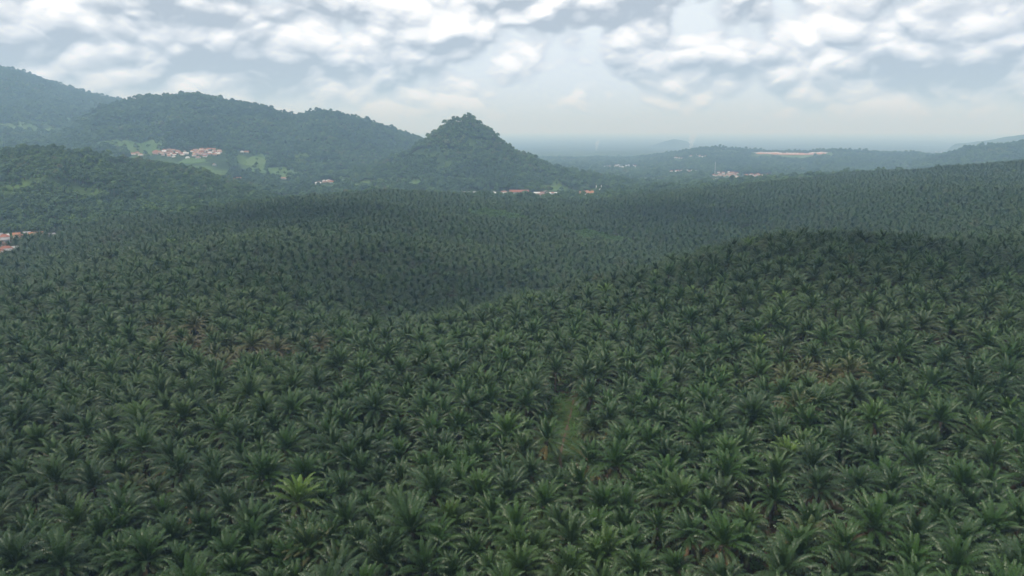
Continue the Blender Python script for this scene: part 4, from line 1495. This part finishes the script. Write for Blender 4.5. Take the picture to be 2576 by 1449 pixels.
def build_world():
    w = bpy.data.worlds.new("World")
    SC.world = w
    w.use_nodes = True
    w.node_tree.nodes.clear()
    t = NT(w.node_tree)
    out = t.n("ShaderNodeOutputWorld")
    bg = t.n("ShaderNodeBackground")
    t.link(bg.outputs[0], out.inputs[0])
    sky = t.n("ShaderNodeTexSky", sky_type="NISHITA")
    sky.sun_disc = False
    sky.sun_elevation = SUN_EL
    sky.sun_rotation = SUN_AZ
    sky.altitude = 500
    sky.dust_density = 2.0
    STR = 0.1
    bg.inputs[1].default_value = STR
    d = t.n("ShaderNodeTexCoord").outputs["Generated"]
    sp = t.n("ShaderNodeSeparateXYZ")
    t.link(d, sp.inputs[0])
    az = t.math("ARCTAN2", sp.outputs[0], sp.outputs[1])
    el = t.math("ARCSINE", sp.outputs[2])

    def coords(dx, dy, stretch, zc):
        c = t.n("ShaderNodeCombineXYZ")
        t.link(t.math("ADD", az, dx), c.inputs[0])
        t.link(t.math("MULTIPLY", t.math("ADD", el, dy), stretch), c.inputs[1])
        c.inputs[2].default_value = zc
        return c.outputs[0]

    def puffs(v, scale, soft=0.5, detail=2):
        nd = t.n("ShaderNodeTexVoronoi", feature="SMOOTH_F1", voronoi_dimensions="2D")
        t.link(v, nd.inputs["Vector"])
        nd.inputs["Scale"].default_value = scale
        nd.inputs["Smoothness"].default_value = soft
        nd.inputs["Detail"].default_value = detail
        nd.inputs["Roughness"].default_value = 0.45
        return nd.outputs["Distance"]

    def warp(v, scale, amt):
        nd = t.n("ShaderNodeTexNoise")
        t.link(v, nd.inputs["Vector"])
        nd.inputs["Scale"].default_value = scale
        nd.inputs["Detail"].default_value = 4
        s = t.n("ShaderNodeVectorMath", operation="SUBTRACT")
        t.link(nd.outputs["Color"], s.inputs[0])
        s.inputs[1].default_value = (0.5, 0.5, 0.5)
        m = t.n("ShaderNodeVectorMath", operation="MULTIPLY_ADD")
        t.link(s.outputs[0], m.inputs[0])
        m.inputs[1].default_value = (amt, amt, 0)
        t.link(v, m.inputs[2])
        return m.outputs[0]

    def height(dx, dy):
        """how far the billows bulge in the direction (az + dx, el + dy)"""
        v = warp(coords(dx, dy, 1.5, 4.2), 11.0, 0.06)
        big = t.noise(v, 3.8, 3, 0.5)
        p1 = puffs(v, 9.5, 0.22, 1)
        p2 = puffs(v, 26.0, 0.22, 0)
        fine = t.noise(v, 30.0, 6, 0.55)
        h = t.math("MULTIPLY_ADD", big, 1.0, t.math("MULTIPLY", p1, -0.46))
        h = t.math("MULTIPLY_ADD", p2, -0.22, h)
        return t.math("MULTIPLY_ADD", fine, 0.16, h)

    def blobs(items):
        s = None
        for (bx, by, sx, sy, amp) in items:
            d0 = ray(bx, by)
            ba, be = atan2(d0[0], d0[1]), math.atan2(d0[2], math.hypot(d0[0], d0[1]))
            u = t.math("MULTIPLY", t.math("SUBTRACT", az, ba), FP / sx)
            v = t.math("MULTIPLY", t.math("SUBTRACT", el, be), FP / sy)
            q = t.math("MULTIPLY_ADD", u, u, t.math("MULTIPLY", v, v))
            g = t.math("MULTIPLY", t.math("POWER", 2.718, t.math("MULTIPLY", q, -1.0)), amp)
            s = g if s is None else t.math("ADD", s, g)
        return s
    h0 = height(0.0, 0.0)
    h1 = height(-0.003, 0.015)
    h2 = height(-0.001, 0.004)
    cover = blobs([(150, 90, 420, 90, 0.16), (900, 110, 380, 110, 0.14), (1750, 110, 420, 70, 0.12), (2350, 130, 380, 110, 0.16), (1310, 200, 110, 90, -0.12), (1600, 290, 900, 40, -0.10), (300, 198, 150, 30, 0.12)])
    dens = t.math("MULTIPLY", t.smooth(t.math("ADD", h0, cover), -0.01, 0.15), t.lin(t.smooth(el, 0.0, 0.04), 0, 1, 0.5, 1.0))
    lit = t.math("MULTIPLY_ADD", t.math("SUBTRACT", h0, h1), 1.55, t.math("MULTIPLY", t.math("SUBTRACT", h0, h2), 3.3))
    dark = blobs([(120, 125, 360, 50, 0.85), (640, 205, 150, 40, 0.75), (980, 172, 150, 30, 0.4), (1690, 163, 190, 20, 0.5), (2220, 195, 240, 36, 0.6), (2480, 130, 160, 60, 0.4), (1560, 40, 170, 36, 0.4), (560, 30, 200, 40, 0.4),
                  (1150, 30, 150, 45, -0.2), (2130, 40, 110, 45, -0.25), (1640, 112, 120, 30, -0.2), (370, 85, 40, 26, -0.5), (860, 70, 140, 45, -0.3), (330, 186, 170, 14, -0.45), (2060, 90, 90, 30, -0.35), (1440, 185, 80, 22, -0.35)])
    bulge = t.smooth(h0, -0.05, 0.42)
    shade = t.math("SUBTRACT", t.math("ADD", t.math("MULTIPLY_ADD", bulge, 0.34, 0.36), lit), t.math("MULTIPLY", dark, 0.8))
    ccol = t.ramp(shade, CLOUD_RAMP)
    gap = t.ramp(t.lin(el, 0.0, 0.35), GAP_RAMP)
    vis = t.mix(dens, gap, ccol)
    zen = t.lin(t.math("SINE", el), 0.18, 1.0, 1.0, ZENITH)
    up = t.n("ShaderNodeVectorMath", operation="SCALE")
    t.link(t.mix(1.0, vis, t.ramp(t.smooth(el, 0.0, 0.17), [(0.0, (0.78, 0.87, 1.04)), (1.0, (1.0, 1.0, 1.0))]), "MULTIPLY"), up.inputs[0])
    t.link(t.math("MULTIPLY", zen, 1.0 / STR), up.inputs[3])
    t.link(t.mix(0.1, up.outputs[0], sky.outputs[0]), bg.inputs[0])
    w.cycles.sampling_method = "MANUAL"
    w.cycles.sample_map_resolution = 1024


CLOUD_RAMP = [(0.0, (0.48, 0.55, 0.65)), (0.3, (0.73, 0.80, 0.90)), (0.6, (1.02, 1.07, 1.14)), (1.0, (1.42, 1.44, 1.47))]
GAP_RAMP = [(0.0, (1.00, 1.10, 1.22)), (0.35, (0.96, 1.06, 1.16)), (1.0, (0.75, 0.92, 1.10))]
ZENITH = 0.78
build_world()
sun = bpy.data.objects.new("sun", bpy.data.lights.new("sun", "SUN"))
COL.objects.link(sun)
sun.data.energy = 3.6
sun.data.angle = radians(6)
sun.data.color = (1.0, 0.93, 0.82)
sd = Vector((sin(SUN_AZ) * cos(SUN_EL), cos(SUN_AZ) * cos(SUN_EL), sin(SUN_EL)))
sun.rotation_euler = sd.to_track_quat("Z", "Y").to_euler()

# ------------------------------------------------------------------ render settings
SC.render.engine = "CYCLES"
cy = SC.cycles
cy.max_bounces = 5
cy.diffuse_bounces = 2
cy.glossy_bounces = 2
cy.transmission_bounces = 2
cy.volume_bounces = 2
cy.transparent_max_bounces = 4
cy.use_denoising = True
cy.use_adaptive_sampling = True
cy.adaptive_threshold = 0.008
cy.caustics_reflective = cy.caustics_refractive = False
SC.view_settings.view_transform = "Standard"
SC.view_settings.look = "None"
SC.view_settings.exposure = 0.0
SC.view_settings.gamma = 1.0
